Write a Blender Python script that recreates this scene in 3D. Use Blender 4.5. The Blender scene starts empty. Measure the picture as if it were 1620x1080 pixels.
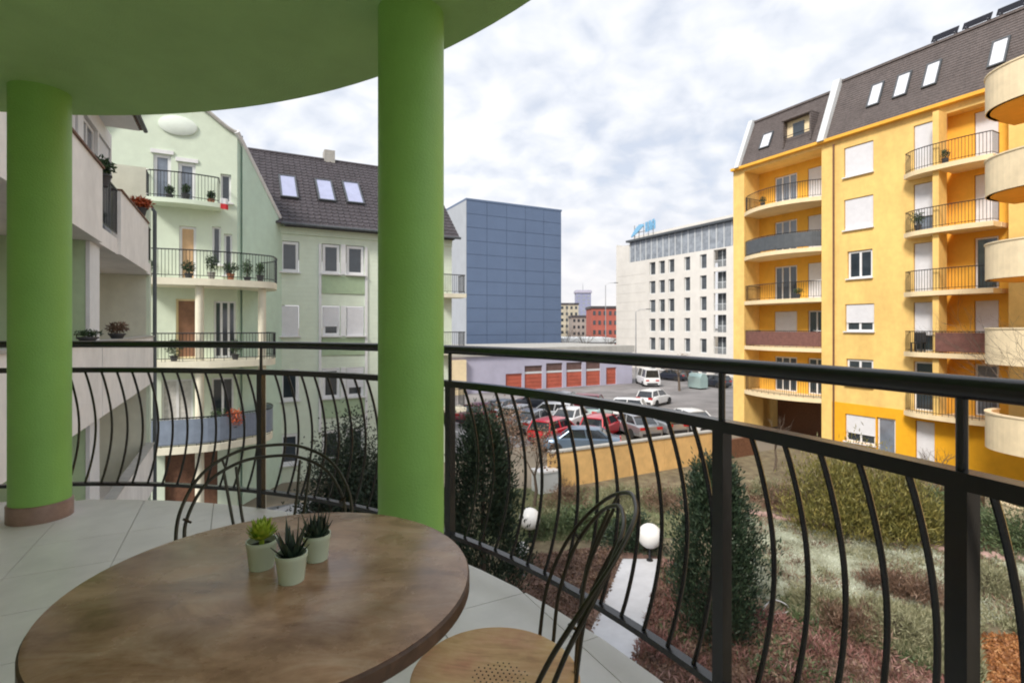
import bpy, bmesh, math, random
import numpy as np
from mathutils import Vector, Matrix

random.seed(7)
RNG = np.random.default_rng(11)
PI = math.pi
sc = bpy.context.scene
COL = sc.collection

# ------------------------------------------------------------------ camera
FOCAL = 830.0            # in pixels of a 1620 px wide frame
EYE = 1.18               # metres above the balcony floor (z = 0)
HORIZON = 518.0
cam_d = bpy.data.cameras.new('camera')
cam_d.sensor_width = 36.0
cam_d.lens = FOCAL / 1620 * 36
cam_d.shift_y = -(540 - HORIZON) / 1620
cam_d.clip_start = 0.05
cam_d.clip_end = 6000
cam = bpy.data.objects.new('camera', cam_d)
cam.location = (0, 0, EYE)
cam.rotation_euler = (PI / 2, 0, 0)
COL.objects.link(cam)
sc.camera = cam

# ------------------------------------------------------------------ sky
SUN_EL = math.radians(42)
SUN_DIR = Vector((-0.50, -0.72, 0)).normalized()       # horizontal direction towards the sun
world = bpy.data.worlds.new('World')
sc.world = world
world.use_nodes = True
nt = world.node_tree
nt.nodes.clear()
N = nt.nodes.new
L = nt.links.new
wout = N('ShaderNodeOutputWorld')
bg = N('ShaderNodeBackground')
bg.inputs['Strength'].default_value = 0.1
L(bg.outputs[0], wout.inputs[0])
sky = N('ShaderNodeTexSky')
sky.sky_type = 'NISHITA'
sky.sun_disc = False
sky.sun_elevation = SUN_EL
sky.sun_rotation = math.atan2(SUN_DIR.x, SUN_DIR.y)
sky.air_density = 1.0
sky.dust_density = 1.5
tc = N('ShaderNodeTexCoord')
sep = N('ShaderNodeSeparateXYZ')
L(tc.outputs['Generated'], sep.inputs[0])
zmax = N('ShaderNodeMath'); zmax.operation = 'MAXIMUM'; zmax.inputs[1].default_value = 0.0
L(sep.outputs['Z'], zmax.inputs[0])
zadd = N('ShaderNodeMath'); zadd.operation = 'ADD'; zadd.inputs[1].default_value = 0.42
L(zmax.outputs[0], zadd.inputs[0])
dx = N('ShaderNodeMath'); dx.operation = 'DIVIDE'
dy = N('ShaderNodeMath'); dy.operation = 'DIVIDE'
L(sep.outputs['X'], dx.inputs[0]); L(zadd.outputs[0], dx.inputs[1])
L(sep.outputs['Y'], dy.inputs[0]); L(zadd.outputs[0], dy.inputs[1])
comb = N('ShaderNodeCombineXYZ')
L(dx.outputs[0], comb.inputs[0]); L(dy.outputs[0], comb.inputs[1])
def wnoise(scale, detail, rough, off):
    mp = N('ShaderNodeMapping'); mp.inputs['Location'].default_value = off
    mp.inputs['Rotation'].default_value = (0, 0, 0.5)
    mp.inputs['Scale'].default_value = (1.0, 1.1, 1.0)
    L(comb.outputs[0], mp.inputs[0])
    n = N('ShaderNodeTexNoise')
    n.inputs['Scale'].default_value = scale
    n.inputs['Detail'].default_value = detail
    n.inputs['Roughness'].default_value = rough
    n.inputs['Distortion'].default_value = 0.25
    L(mp.outputs[0], n.inputs['Vector'])
    return n
n1 = wnoise(10.0, 5, 0.48, (0.3, 1.7, 0))
n2 = wnoise(1.6, 3, 0.5, (4.3, 2.1, 0))
mixn = N('ShaderNodeMath'); mixn.operation = 'MULTIPLY_ADD'; mixn.inputs[1].default_value = 0.62
n2s = N('ShaderNodeMath'); n2s.operation = 'MULTIPLY'; n2s.inputs[1].default_value = 0.38
L(n2.outputs['Fac'], n2s.inputs[0]); L(n1.outputs['Fac'], mixn.inputs[0]); L(n2s.outputs[0], mixn.inputs[2])
ramp = N('ShaderNodeValToRGB')                          # cloud sheet: grey undersides to bright tops
cr = ramp.color_ramp
cr.elements[0].position = 0.36; cr.elements[0].color = (2.48, 2.68, 3.08, 1)
cr.elements[1].position = 0.63; cr.elements[1].color = (3.85, 3.87, 3.96, 1)
e = cr.elements.new(0.48); e.color = (3.12, 3.26, 3.55, 1)
L(mixn.outputs[0], ramp.inputs[0])
cover = N('ShaderNodeMapRange')
cover.inputs['From Min'].default_value = 0.34; cover.inputs['From Max'].default_value = 0.44
cover.inputs['To Min'].default_value = 0.93; cover.inputs['To Max'].default_value = 1.0
L(mixn.outputs[0], cover.inputs['Value'])
mixc = N('ShaderNodeMix'); mixc.data_type = 'RGBA'
L(cover.outputs[0], mixc.inputs['Factor'])
L(sky.outputs[0], mixc.inputs['A']); L(ramp.outputs[0], mixc.inputs['B'])
hz = N('ShaderNodeMapRange'); hz.interpolation_type = 'SMOOTHSTEP'   # milky air towards the horizon
hz.inputs['From Min'].default_value = 0.0; hz.inputs['From Max'].default_value = 0.30
hz.inputs['To Min'].default_value = 0.75; hz.inputs['To Max'].default_value = 0.0
L(zmax.outputs[0], hz.inputs['Value'])
mixh = N('ShaderNodeMix'); mixh.data_type = 'RGBA'
mixh.inputs['B'].default_value = (3.36, 3.26, 3.26, 1)
L(hz.outputs[0], mixh.inputs['Factor']); L(mixc.outputs['Result'], mixh.inputs['A'])
L(mixh.outputs['Result'], bg.inputs['Color'])

# ------------------------------------------------------------------ sun (veiled by the cloud sheet)
sun_d = bpy.data.lights.new('sun', 'SUN')
sun_d.energy = 1.5
sun_d.angle = math.radians(14)
sun_d.color = (1.0, 0.93, 0.84)
sun = bpy.data.objects.new('sun', sun_d)
sun.rotation_euler = (-Vector((SUN_DIR.x * math.cos(SUN_EL), SUN_DIR.y * math.cos(SUN_EL), math.sin(SUN_EL)))).to_track_quat('-Z', 'Y').to_euler()
COL.objects.link(sun)

sc.view_settings.view_transform = 'Standard'
sc.view_settings.look = 'None'
sc.view_settings.exposure = 1.5
sc.view_settings.gamma = 1.0
sc.cycles.use_denoising = True
sc.cycles.filter_width = 2.0
sc.cycles.max_bounces = 8
sc.cycles.diffuse_bounces = 5

# ------------------------------------------------------------------ materials
MATS = {}
def mat(name, col, rough=0.8, var=0.10, scale=6.0, bump=0.0, bscale=60.0, metal=0.0, spec=0.5, stain=0.0, col2=None, coat=0.0):
    """a surface colour with two octaves of variation, optional stains and fine relief"""
    if name in MATS: return MATS[name]
    m = bpy.data.materials.new(name); m.use_nodes = True
    t = m.node_tree; nd = t.nodes; lk = t.links
    b = nd['Principled BSDF']
    b.inputs['Roughness'].default_value = rough
    b.inputs['Metallic'].default_value = metal
    b.inputs['Specular IOR Level'].default_value = spec
    b.inputs['Coat Weight'].default_value = coat
    c = nd.new('ShaderNodeTexCoord')
    n = nd.new('ShaderNodeTexNoise'); n.inputs['Scale'].default_value = scale
    n.inputs['Detail'].default_value = 5; n.inputs['Roughness'].default_value = 0.6
    lk.new(c.outputs['Object'], n.inputs['Vector'])
    r = nd.new('ShaderNodeValToRGB')
    a = col2 if col2 else tuple(min(1, x * (1 + var)) for x in col)
    d = tuple(x * (1 - var) for x in col)
    r.color_ramp.elements[0].position = 0.33; r.color_ramp.elements[0].color = (*d, 1)
    r.color_ramp.elements[1].position = 0.67; r.color_ramp.elements[1].color = (*a, 1)
    lk.new(n.outputs['Fac'], r.inputs[0])
    out = r.outputs[0]
    if stain > 0:
        n3 = nd.new('ShaderNodeTexNoise'); n3.inputs['Scale'].default_value = scale * 0.23
        n3.inputs['Detail'].default_value = 6; n3.inputs['Roughness'].default_value = 0.65
        mp = nd.new('ShaderNodeMapping'); mp.inputs['Scale'].default_value = (1, 1, 0.35)
        lk.new(c.outputs['Object'], mp.inputs[0]); lk.new(mp.outputs[0], n3.inputs['Vector'])
        mr = nd.new('ShaderNodeMapRange'); mr.inputs['From Min'].default_value = 0.42; mr.inputs['From Max'].default_value = 0.72
        mr.inputs['To Min'].default_value = 1.0; mr.inputs['To Max'].default_value = 1.0 - stain
        lk.new(n3.outputs['Fac'], mr.inputs['Value'])
        mx = nd.new('ShaderNodeMix'); mx.data_type = 'RGBA'; mx.blend_type = 'MULTIPLY'; mx.inputs['Factor'].default_value = 1
        lk.new(out, mx.inputs['A']); lk.new(mr.outputs[0], mx.inputs['B'])
        out = mx.outputs['Result']
    lk.new(out, b.inputs['Base Color'])
    if bump > 0:
        n2 = nd.new('ShaderNodeTexNoise'); n2.inputs['Scale'].default_value = bscale; n2.inputs['Detail'].default_value = 4
        lk.new(c.outputs['Object'], n2.inputs['Vector'])
        bp = nd.new('ShaderNodeBump'); bp.inputs['Strength'].default_value = bump; bp.inputs['Distance'].default_value = 0.01
        lk.new(n2.outputs['Fac'], bp.inputs['Height']); lk.new(bp.outputs[0], b.inputs['Normal'])
    MATS[name] = m
    return m

def wave_bump(m, axis='Z', scale=20.0, strength=0.4, dist=0.01):
    t = m.node_tree; nd = t.nodes
    w = nd.new('ShaderNodeTexWave'); w.bands_direction = axis; w.inputs['Scale'].default_value = scale
    c = nd.new('ShaderNodeTexCoord'); t.links.new(c.outputs['Object'], w.inputs[0])
    bp = nd.new('ShaderNodeBump'); bp.inputs['Strength'].default_value = strength; bp.inputs['Distance'].default_value = dist
    t.links.new(w.outputs['Fac'], bp.inputs['Height']); t.links.new(bp.outputs[0], nd['Principled BSDF'].inputs['Normal'])
    return m

def leaf_mat(name, cols, scale=9.0, rough=0.6, trans=0.15):
    if name in MATS: return MATS[name]
    m = bpy.data.materials.new(name); m.use_nodes = True
    t = m.node_tree; nd = t.nodes; lk = t.links; b = nd['Principled BSDF']
    b.inputs['Roughness'].default_value = rough
    c = nd.new('ShaderNodeTexCoord'); n = nd.new('ShaderNodeTexNoise')
    n.inputs['Scale'].default_value = scale; n.inputs['Detail'].default_value = 3
    lk.new(c.outputs['Object'], n.inputs['Vector'])
    r = nd.new('ShaderNodeValToRGB'); el = r.color_ramp.elements
    el[0].position = 0.32; el[1].position = 0.68
    el[0].color = (*cols[0], 1); el[1].color = (*cols[-1], 1)
    for i, cc in enumerate(cols[1:-1]):
        x = el.new(0.32 + 0.36 * (i + 1) / (len(cols) - 1)); x.color = (*cc, 1)
    lk.new(n.outputs['Fac'], r.inputs[0]); lk.new(r.outputs[0], b.inputs['Base Color'])
    MATS[name] = m
    return m

def glass_mat(name, col=(0.03, 0.04, 0.05), rough=0.06):
    if name in MATS: return MATS[name]
    m = mat(name, col, rough=rough, var=0.25, scale=1.3, spec=0.9)
    return m

M = {}
M['green_paint'] = mat('green_paint', (0.275, 0.54, 0.120), 0.50, 0.06, 3.0, bump=0.3, bscale=110, stain=0.13)
M['green_ceiling'] = mat('green_ceiling', (0.42, 0.66, 0.25), 0.75, 0.06, 2.2, bump=0.3, bscale=100, stain=0.12)
M['skirt_tile'] = mat('skirt_tile', (0.30, 0.19, 0.15), 0.45, 0.18, 14, bump=0.05)
M['floor_tile'] = mat('floor_tile', (0.80, 0.765, 0.745), 0.32, 0.06, 5.0, bump=0.04, bscale=90, stain=0.12)
M['grout'] = mat('grout', (0.54, 0.525, 0.50), 0.9, 0.12, 30)
M['concrete'] = mat('concrete', (0.42, 0.41, 0.38), 0.85, 0.10, 8, bump=0.15, stain=0.2)
M['black_metal'] = mat('black_metal', (0.012, 0.013, 0.015), 0.25, 0.25, 20, bump=0.05, bscale=220, spec=0.6)
M['wire'] = mat('wire_metal', (0.040, 0.036, 0.024), 0.32, 0.3, 30, metal=0.55)
M['white'] = mat('white_paint', (0.74, 0.745, 0.76), 0.5, 0.04, 6, stain=0.06)
M['shutter'] = wave_bump(mat('roller_shutter', (0.72, 0.725, 0.76), 0.5, 0.04, 4, stain=0.05), 'Z', 7.0, 0.5, 0.02)
M['glass'] = glass_mat('window_glass')
M['glass_pale'] = glass_mat('window_glass_pale', (0.16, 0.19, 0.24), 0.08)
M['curtain'] = mat('curtain', (0.55, 0.54, 0.52), 0.9, 0.15, 8)
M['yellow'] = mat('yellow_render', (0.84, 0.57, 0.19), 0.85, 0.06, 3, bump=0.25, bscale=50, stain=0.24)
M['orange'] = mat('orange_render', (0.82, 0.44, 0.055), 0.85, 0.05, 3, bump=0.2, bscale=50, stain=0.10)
M['cream'] = mat('cream_render', (0.80, 0.66, 0.42), 0.85, 0.05, 3, bump=0.2, bscale=50, stain=0.12)
M['beige'] = mat('beige_render', (0.82, 0.68, 0.45), 0.85, 0.07, 3, bump=0.25, bscale=45, stain=0.18)
M['mansard'] = wave_bump(mat('mansard_shingle', (0.120, 0.100, 0.096), 0.75, 0.22, 9, stain=0.2), 'Z', 2.2, 0.7, 0.03)
M['roof_grey'] = mat('roof_tile_grey', (0.060, 0.052, 0.060), 0.6, 0.28, 5, stain=0.25)
M['roof_brown'] = mat('roof_tile_brown', (0.16, 0.085, 0.060), 0.7, 0.2, 7, stain=0.2)
M['palegreen'] = mat('pale_green_render', (0.645, 0.735, 0.60), 0.85, 0.04, 3, bump=0.2, bscale=50, stain=0.10)
M['shaded_green'] = mat('shaded_green_render', (0.54, 0.69, 0.58), 0.85, 0.04, 3, bump=0.2, bscale=50, stain=0.10)  # pale green render with the chamfer face's shading put into its colour
M['siding'] = wave_bump(mat('pale_green_siding', (0.665, 0.745, 0.625), 0.75, 0.04, 3, stain=0.08), 'Z', 1.6, 0.15, 0.012)
M['louvre'] = wave_bump(mat('green_louvre', (0.42, 0.54, 0.36), 0.7, 0.06, 5), 'Z', 5.0, 0.8, 0.02)
M['pale_cream'] = mat('pale_cream_render', (0.76, 0.72, 0.58), 0.85, 0.05, 3, bump=0.2, bscale=50, stain=0.12)
M['wing_white'] = mat('wing_parapet', (0.84, 0.815, 0.785), 0.85, 0.05, 4, bump=0.25, bscale=55, stain=0.16)
M['wing_green'] = mat('wing_green_render', (0.46, 0.60, 0.38), 0.85, 0.05, 4, bump=0.2, stain=0.12)
M['wing_beige'] = mat('wing_beige_render', (0.64, 0.65, 0.54), 0.85, 0.05, 4, bump=0.2, stain=0.15)
M['brown_wood'] = mat('brown_timber', (0.15, 0.070, 0.040), 0.7, 0.25, 10, bump=0.2)
M['dark_panel'] = mat('dark_balcony_panel', (0.075, 0.085, 0.095), 0.5, 0.15, 5)
M['brown_panel'] = wave_bump(mat('brown_balcony_panel', (0.17, 0.075, 0.060), 0.7, 0.2, 6), 'X', 6, 0.6)
M['blue_panel'] = mat('slate_blue_cladding', (0.110, 0.160, 0.262), 0.6, 0.04, 0.4, stain=0.06)
M['blue_joint'] = mat('blue_cladding_joint', (0.080, 0.118, 0.20), 0.7, 0.1, 2)
M['pale_panel'] = mat('pale_grey_cladding', (0.58, 0.61, 0.63), 0.6, 0.04, 0.6)
M['lavender'] = mat('lavender_grey_render', (0.43, 0.42, 0.53), 0.8, 0.05, 0.8, stain=0.12)
M['garage_red'] = mat('garage_door_red', (0.42, 0.10, 0.060), 0.6, 0.14, 0.9)
M['garage_dark'] = mat('garage_transom', (0.13, 0.075, 0.065), 0.4, 0.2, 2)
M['office_white'] = mat('office_stone', (0.68, 0.66, 0.62), 0.75, 0.05, 0.7, stain=0.08)
M['office_glass'] = glass_mat('office_glazing', (0.28, 0.31, 0.35), 0.2)
M['sign_blue'] = mat('sign_blue', (0.20, 0.44, 0.66), 0.5, 0.08, 1)
M['ochre'] = mat('ochre_render', (0.74, 0.47, 0.19), 0.85, 0.12, 1.8, bump=0.2, stain=0.25)
M['asphalt'] = mat('asphalt', (0.235, 0.222, 0.220), 0.9, 0.25, 0.35, bump=0.3, bscale=40, stain=0.4)
M['paving'] = mat('grey_paving', (0.17, 0.18, 0.20), 0.85, 0.12, 1.5, bump=0.2, stain=0.2)
M['paint_line'] = mat('road_paint', (0.70, 0.70, 0.68), 0.7, 0.12, 3)
M['soil'] = mat('ground_far', (0.20, 0.17, 0.13), 0.95, 0.25, 0.15, stain=0.3)
M['mulch'] = mat('red_brown_mulch', (0.11, 0.060, 0.045), 0.95, 0.40, 1.6, bump=0.8, bscale=25, stain=0.45, col2=(0.27, 0.165, 0.13))
M['bed'] = mat('planting_bed_soil', (0.17, 0.13, 0.085), 0.95, 0.35, 2.2, bump=0.8, bscale=22, stain=0.3, col2=(0.23, 0.20, 0.12))
M['lawn'] = mat('frosted_lawn', (0.23, 0.225, 0.145), 0.95, 0.30, 1.1, bump=0.8, bscale=30, stain=0.35, col2=(0.47, 0.50, 0.39))
M['lawn_dark'] = mat('olive_lawn', (0.14, 0.16, 0.075), 0.95, 0.3, 1.5, bump=0.8, bscale=30, stain=0.3)
M['path'] = mat('pale_path', (0.62, 0.63, 0.66), 0.8, 0.06, 3, bump=0.1, stain=0.12)
M['stone_pink'] = mat('pinkish_stone', (0.36, 0.24, 0.21), 0.85, 0.25, 3, bump=0.3)
M['globe'] = mat('opal_globe', (0.80, 0.80, 0.79), 0.35, 0.03, 6)
M['bark'] = mat('bark', (0.10, 0.075, 0.055), 0.9, 0.3, 14, bump=0.5)
M['terracotta'] = mat('terracotta', (0.40, 0.16, 0.08), 0.8, 0.12, 9)
M['pot_dark'] = mat('dark_pot', (0.05, 0.05, 0.055), 0.6, 0.2, 9)
M['rubber'] = mat('tyre_rubber', (0.02, 0.02, 0.02), 0.85, 0.2, 20)
M['rim'] = mat('alloy', (0.45, 0.46, 0.47), 0.35, 0.1, 20, metal=0.8)
M['car_glass'] = glass_mat('car_glass', (0.02, 0.025, 0.03), 0.05)
M['lamp_red'] = mat('tail_lamp', (0.45, 0.02, 0.02), 0.3, 0.1, 8)
M['lamp_clear'] = mat('head_lamp', (0.7, 0.72, 0.75), 0.2, 0.1, 8)
M['black_plastic'] = mat('black_plastic', (0.02, 0.02, 0.022), 0.6, 0.2, 10)
M['cloth_red'] = mat('red_cloth', (0.60, 0.04, 0.05), 0.9, 0.1, 10)
M['flower_orange'] = leaf_mat('orange_flowers', [(0.12, 0.06, 0.02), (0.50, 0.10, 0.02), (0.42, 0.06, 0.02)], 20)
M['evergreen'] = leaf_mat('dark_evergreen', [(0.008, 0.020, 0.010), (0.018, 0.038, 0.018), (0.045, 0.070, 0.034)], 6)
M['olive'] = leaf_mat('olive_shrub', [(0.075, 0.075, 0.018), (0.16, 0.15, 0.035), (0.26, 0.21, 0.055)], 4)
M['juniper'] = leaf_mat('juniper_green', [(0.03, 0.055, 0.022), (0.075, 0.11, 0.045), (0.13, 0.17, 0.075)], 4)
M['russet'] = leaf_mat('russet_cover', [(0.065, 0.038, 0.024), (0.155, 0.090, 0.058), (0.29, 0.20, 0.14)], 2.2)
M['drygrass'] = leaf_mat('dry_grass', [(0.10, 0.10, 0.045), (0.20, 0.20, 0.11), (0.34, 0.32, 0.20)], 5)
M['houseplant'] = leaf_mat('houseplant', [(0.02, 0.05, 0.02), (0.05, 0.10, 0.03)], 15)
M['rosette'] = leaf_mat('rosette_green', [(0.20, 0.34, 0.02), (0.42, 0.50, 0.05)], 60, 0.45)
M['aloe'] = leaf_mat('aloe_dark', [(0.010, 0.026, 0.015), (0.030, 0.055, 0.034)], 40, 0.4)
M['ceramic'] = mat('green_sheen_ceramic', (0.56, 0.655, 0.49), 0.28, 0.03, 20)  # white pots; the green they reflect is put into the colour
M['door_tan'] = mat('tan_door', (0.55, 0.36, 0.20), 0.6, 0.12, 4)
M['door_brown'] = mat('brown_door', (0.26, 0.13, 0.075), 0.5, 0.2, 3)
M['potsoil'] = mat('pot_soil', (0.035, 0.030, 0.026), 0.95, 0.4, 160, bump=0.6, bscale=400)

def wood(name, c1, c2, c3, rough, sc_=1.0, stretch=(1, 9, 9), wear=0.0):
    m = bpy.data.materials.new(name); m.use_nodes = True
    t = m.node_tree; nd = t.nodes; lk = t.links; b = nd['Principled BSDF']
    c = nd.new('ShaderNodeTexCoord')
    mp = nd.new('ShaderNodeMapping'); mp.inputs['Scale'].default_value = stretch; mp.inputs['Rotation'].default_value = (0, 0, -0.45)
    lk.new(c.outputs['Object'], mp.inputs[0])
    n = nd.new('ShaderNodeTexNoise'); n.inputs['Scale'].default_value = 5 * sc_; n.inputs['Detail'].default_value = 8
    n.inputs['Roughness'].default_value = 0.68; n.inputs['Distortion'].default_value = 0.7
    lk.new(mp.outputs[0], n.inputs['Vector'])
    n2 = nd.new('ShaderNodeTexNoise'); n2.inputs['Scale'].default_value = 6.5; n2.inputs['Detail'].default_value = 9; n2.inputs['Roughness'].default_value = 0.62
    lk.new(c.outputs['Object'], n2.inputs['Vector'])
    r = nd.new('ShaderNodeValToRGB'); el = r.color_ramp.elements
    el[0].position = 0.30; el[0].color = (*c1, 1); el[1].position = 0.72; el[1].color = (*c3, 1)
    x = el.new(0.5); x.color = (*c2, 1)
    lk.new(n.outputs['Fac'], r.inputs[0])
    mx = nd.new('ShaderNodeMix'); mx.data_type = 'RGBA'; mx.blend_type = 'OVERLAY'; mx.inputs['Factor'].default_value = 0.72
    r2 = nd.new('ShaderNodeValToRGB'); r2.color_ramp.elements[0].position = 0.3; r2.color_ramp.elements[0].color = (0.20, 0.17, 0.155, 1)
    r2.color_ramp.elements[1].position = 0.7; r2.color_ramp.elements[1].color = (0.74, 0.735, 0.75, 1)
    lk.new(n2.outputs['Fac'], r2.inputs[0])
    lk.new(r.outputs[0], mx.inputs['A']); lk.new(r2.outputs[0], mx.inputs['B'])
    lk.new(mx.outputs['Result'], b.inputs['Base Color'])
    mr = nd.new('ShaderNodeMapRange'); mr.inputs['From Min'].default_value = 0.3; mr.inputs['From Max'].default_value = 0.7
    mr.inputs['To Min'].default_value = rough - 0.07; mr.inputs['To Max'].default_value = rough + 0.10
    lk.new(n2.outputs['Fac'], mr.inputs['Value']); lk.new(mr.outputs[0], b.inputs['Roughness'])
    bp = nd.new('ShaderNodeBump'); bp.inputs['Strength'].default_value = 0.12; bp.inputs['Distance'].default_value = 0.002
    lk.new(n.outputs['Fac'], bp.inputs['Height']); lk.new(bp.outputs[0], b.inputs['Normal'])
    return m
M['table_wood'] = wood('worn_brown_veneer', (0.22, 0.11, 0.060), (0.43, 0.255, 0.16), (0.58, 0.42, 0.31), 0.25, 0.75, (1.6, 3.2, 3))
M['table_edge'] = wood('dark_edge_band', (0.04, 0.022, 0.012), (0.08, 0.042, 0.022), (0.12, 0.065, 0.035), 0.5)
M['seat_wood'] = wood('tan_plywood', (0.54, 0.30, 0.12), (0.70, 0.43, 0.19), (0.78, 0.53, 0.28), 0.5, 1.6, (1, 6, 6))

# ------------------------------------------------------------------ mesh helpers
class MB:
    def __init__(self): self.v = []; self.f = []
    def quad(self, a, b, c, d):
        i = len(self.v); self.v += [a, b, c, d]; self.f.append((i, i + 1, i + 2, i + 3)); return self
    def poly(self, pts):
        i = len(self.v); self.v += list(pts); self.f.append(tuple(range(i, i + len(pts)))); return self
    def box(self, x0, x1, y0, y1, z0, z1):
        if x0 > x1: x0, x1 = x1, x0
        if y0 > y1: y0, y1 = y1, y0
        if z0 > z1: z0, z1 = z1, z0
        i = len(self.v)
        self.v += [(x0, y0, z0), (x1, y0, z0), (x1, y1, z0), (x0, y1, z0), (x0, y0, z1), (x1, y0, z1), (x1, y1, z1), (x0, y1, z1)]
        for q in ((0, 3, 2, 1), (4, 5, 6, 7), (0, 1, 5, 4), (1, 2, 6, 5), (2, 3, 7, 6), (3, 0, 4, 7)):
            self.f.append(tuple(i + k for k in q))
        return self
    def prism(self, pts, z0, z1):                      # pts: 2D outline counter-clockwise
        n = len(pts); i = len(self.v)
        self.v += [(p[0], p[1], z0) for p in pts] + [(p[0], p[1], z1) for p in pts]
        self.f.append(tuple(i + k for k in range(n - 1, -1, -1))); self.f.append(tuple(i + n + k for k in range(n)))
        for k in range(n):
            j = (k + 1) % n; self.f.append((i + k, i + j, i + n + j, i + n + k))
        return self
    def slab_xz(self, pts, y0, y1):                    # outline in x,z extruded along y
        n = len(pts); i = len(self.v)
        self.v += [(p[0], y0, p[1]) for p in pts] + [(p[0], y1, p[1]) for p in pts]
        self.f.append(tuple(i + k for k in range(n))); self.f.append(tuple(i + n + k for k in range(n - 1, -1, -1)))
        for k in range(n):
            j = (k + 1) % n; self.f.append((i + j, i + k, i + n + k, i + n + j))
        return self
    def tube(self, pts, r, n=8, cap=True, closed=False):
        P = [Vector(p) for p in pts]; m = len(P); i0 = len(self.v)
        rr = r if isinstance(r, (list, tuple)) else [r] * m
        t0 = (P[1] - P[0]).normalized()
        ref = Vector((0, 0, 1)) if abs(t0.z) < 0.9 else Vector((1, 0, 0))
        nrm = t0.cross(ref).normalized()
        for k in range(m):
            if closed: t = (P[(k + 1) % m] - P[k - 1]).normalized()
            else: t = (P[min(k + 1, m - 1)] - P[max(k - 1, 0)]).normalized()
            nrm = (nrm - t * nrm.dot(t)).normalized(); bi = t.cross(nrm)
            for q in range(n):
                a = 2 * PI * q / n
                w = P[k] + (nrm * math.cos(a) + bi * math.sin(a)) * rr[k]
                self.v.append((w.x, w.y, w.z))
        last = m if closed else m - 1
        for k in range(last):
            k2 = (k + 1) % m
            for q in range(n):
                q2 = (q + 1) % n
                self.f.append((i0 + k * n + q, i0 + k * n + q2, i0 + k2 * n + q2, i0 + k2 * n + q))
        if cap and not closed:
            self.f.append(tuple(i0 + q for q in range(n - 1, -1, -1)))
            self.f.append(tuple(i0 + (m - 1) * n + q for q in range(n)))
        return self
    def lathe(self, prof, c=(0, 0, 0), n=24, capb=True, capt=True):   # prof: (radius, z)
        i0 = len(self.v); m = len(prof)
        for r, z in prof:
            for q in range(n):
                a = 2 * PI * q / n
                self.v.append((c[0] + r * math.cos(a), c[1] + r * math.sin(a), c[2] + z))
        for k in range(m - 1):
            for q in range(n):
                q2 = (q + 1) % n
                self.f.append((i0 + k * n + q, i0 + k * n + q2, i0 + (k + 1) * n + q2, i0 + (k + 1) * n + q))
        if capb: self.f.append(tuple(i0 + q for q in range(n - 1, -1, -1)))
        if capt: self.f.append(tuple(i0 + (m - 1) * n + q for q in range(n)))
        return self
    def strip(self, pts, w_in, w_out, z0, z1):         # band following a 2D curve, offset in/out along its normal
        a = []; b = []
        m = len(pts)
        for k in range(m):
            p0 = Vector(pts[max(k - 1, 0)]); p1 = Vector(pts[min(k + 1, m - 1)])
            t = (p1 - p0).normalized(); nn = Vector((t.y, -t.x))
            p = Vector(pts[k]); a.append(p + nn * w_out); b.append(p - nn * w_in)
        for k in range(m - 1):
            i = len(self.v)
            for q in (b[k], a[k], a[k + 1], b[k + 1]): self.v.append((q.x, q.y, z0))
            for q in (b[k], a[k], a[k + 1], b[k + 1]): self.v.append((q.x, q.y, z1))
            fs = [(0, 1, 2, 3), (7, 6, 5, 4), (1, 5, 6, 2), (4, 0, 3, 7)]
            if k == 0: fs.append((0, 4, 5, 1))
            if k == m - 2: fs.append((3, 2, 6, 7))
            for q in fs: self.f.append(tuple(i + x for x in q))
        return self
    def ob(self, name, material, parent=None, smooth=False, loc=None, rz=None):
        me = bpy.data.meshes.new(name)
        me.from_pydata(self.v, [], self.f)
        bm = bmesh.new(); bm.from_mesh(me)
        bmesh.ops.recalc_face_normals(bm, faces=bm.faces)
        bm.to_mesh(me); bm.free()
        if smooth:
            me.polygons.foreach_set('use_smooth', [True] * len(me.polygons))
            try: me.set_sharp_from_angle(angle=math.radians(42))
            except Exception: pass
        me.materials.append(material)
        o = bpy.data.objects.new(name, me)
        COL.objects.link(o)
        if parent: o.parent = parent
        if loc: o.location = loc
        if rz is not None: o.rotation_euler[2] = rz
        return o

def inst(name, me, parent=None, loc=(0, 0, 0), rot=(0, 0, 0), scale=None):
    o = bpy.data.objects.new(name, me); COL.objects.link(o)
    if parent: o.parent = parent
    o.location = loc; o.rotation_euler = rot
    if scale: o.scale = scale
    return o

def tag(o, label=None, cat=None, group=None, kind=None):
    if label: o['label'] = label
    if cat: o['category'] = cat
    if group: o['group'] = group
    if kind: o['kind'] = kind
    return o

def thing(name, loc, rz, label, cat, group=None):
    o = bpy.data.objects.new(name, None); COL.objects.link(o)
    o.empty_display_size = 0.2
    o.location = loc; o.rotation_euler = (0, 0, rz)
    return tag(o, label, cat, group)

def catmull(ctrl, per=6):
    P = [Vector(p) for p in ctrl]; out = []
    for i in range(len(P) - 1):
        p0 = P[max(i - 1, 0)]; p1 = P[i]; p2 = P[i + 1]; p3 = P[min(i + 2, len(P) - 1)]
        for k in range(per):
            t = k / per
            out.append(0.5 * ((2 * p1) + (p2 - p0) * t + (2 * p0 - 5 * p1 + 4 * p2 - p3) * t * t + (3 * p1 - p0 - 3 * p2 + p3) * t ** 3))
    out.append(P[-1])
    return out

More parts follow.
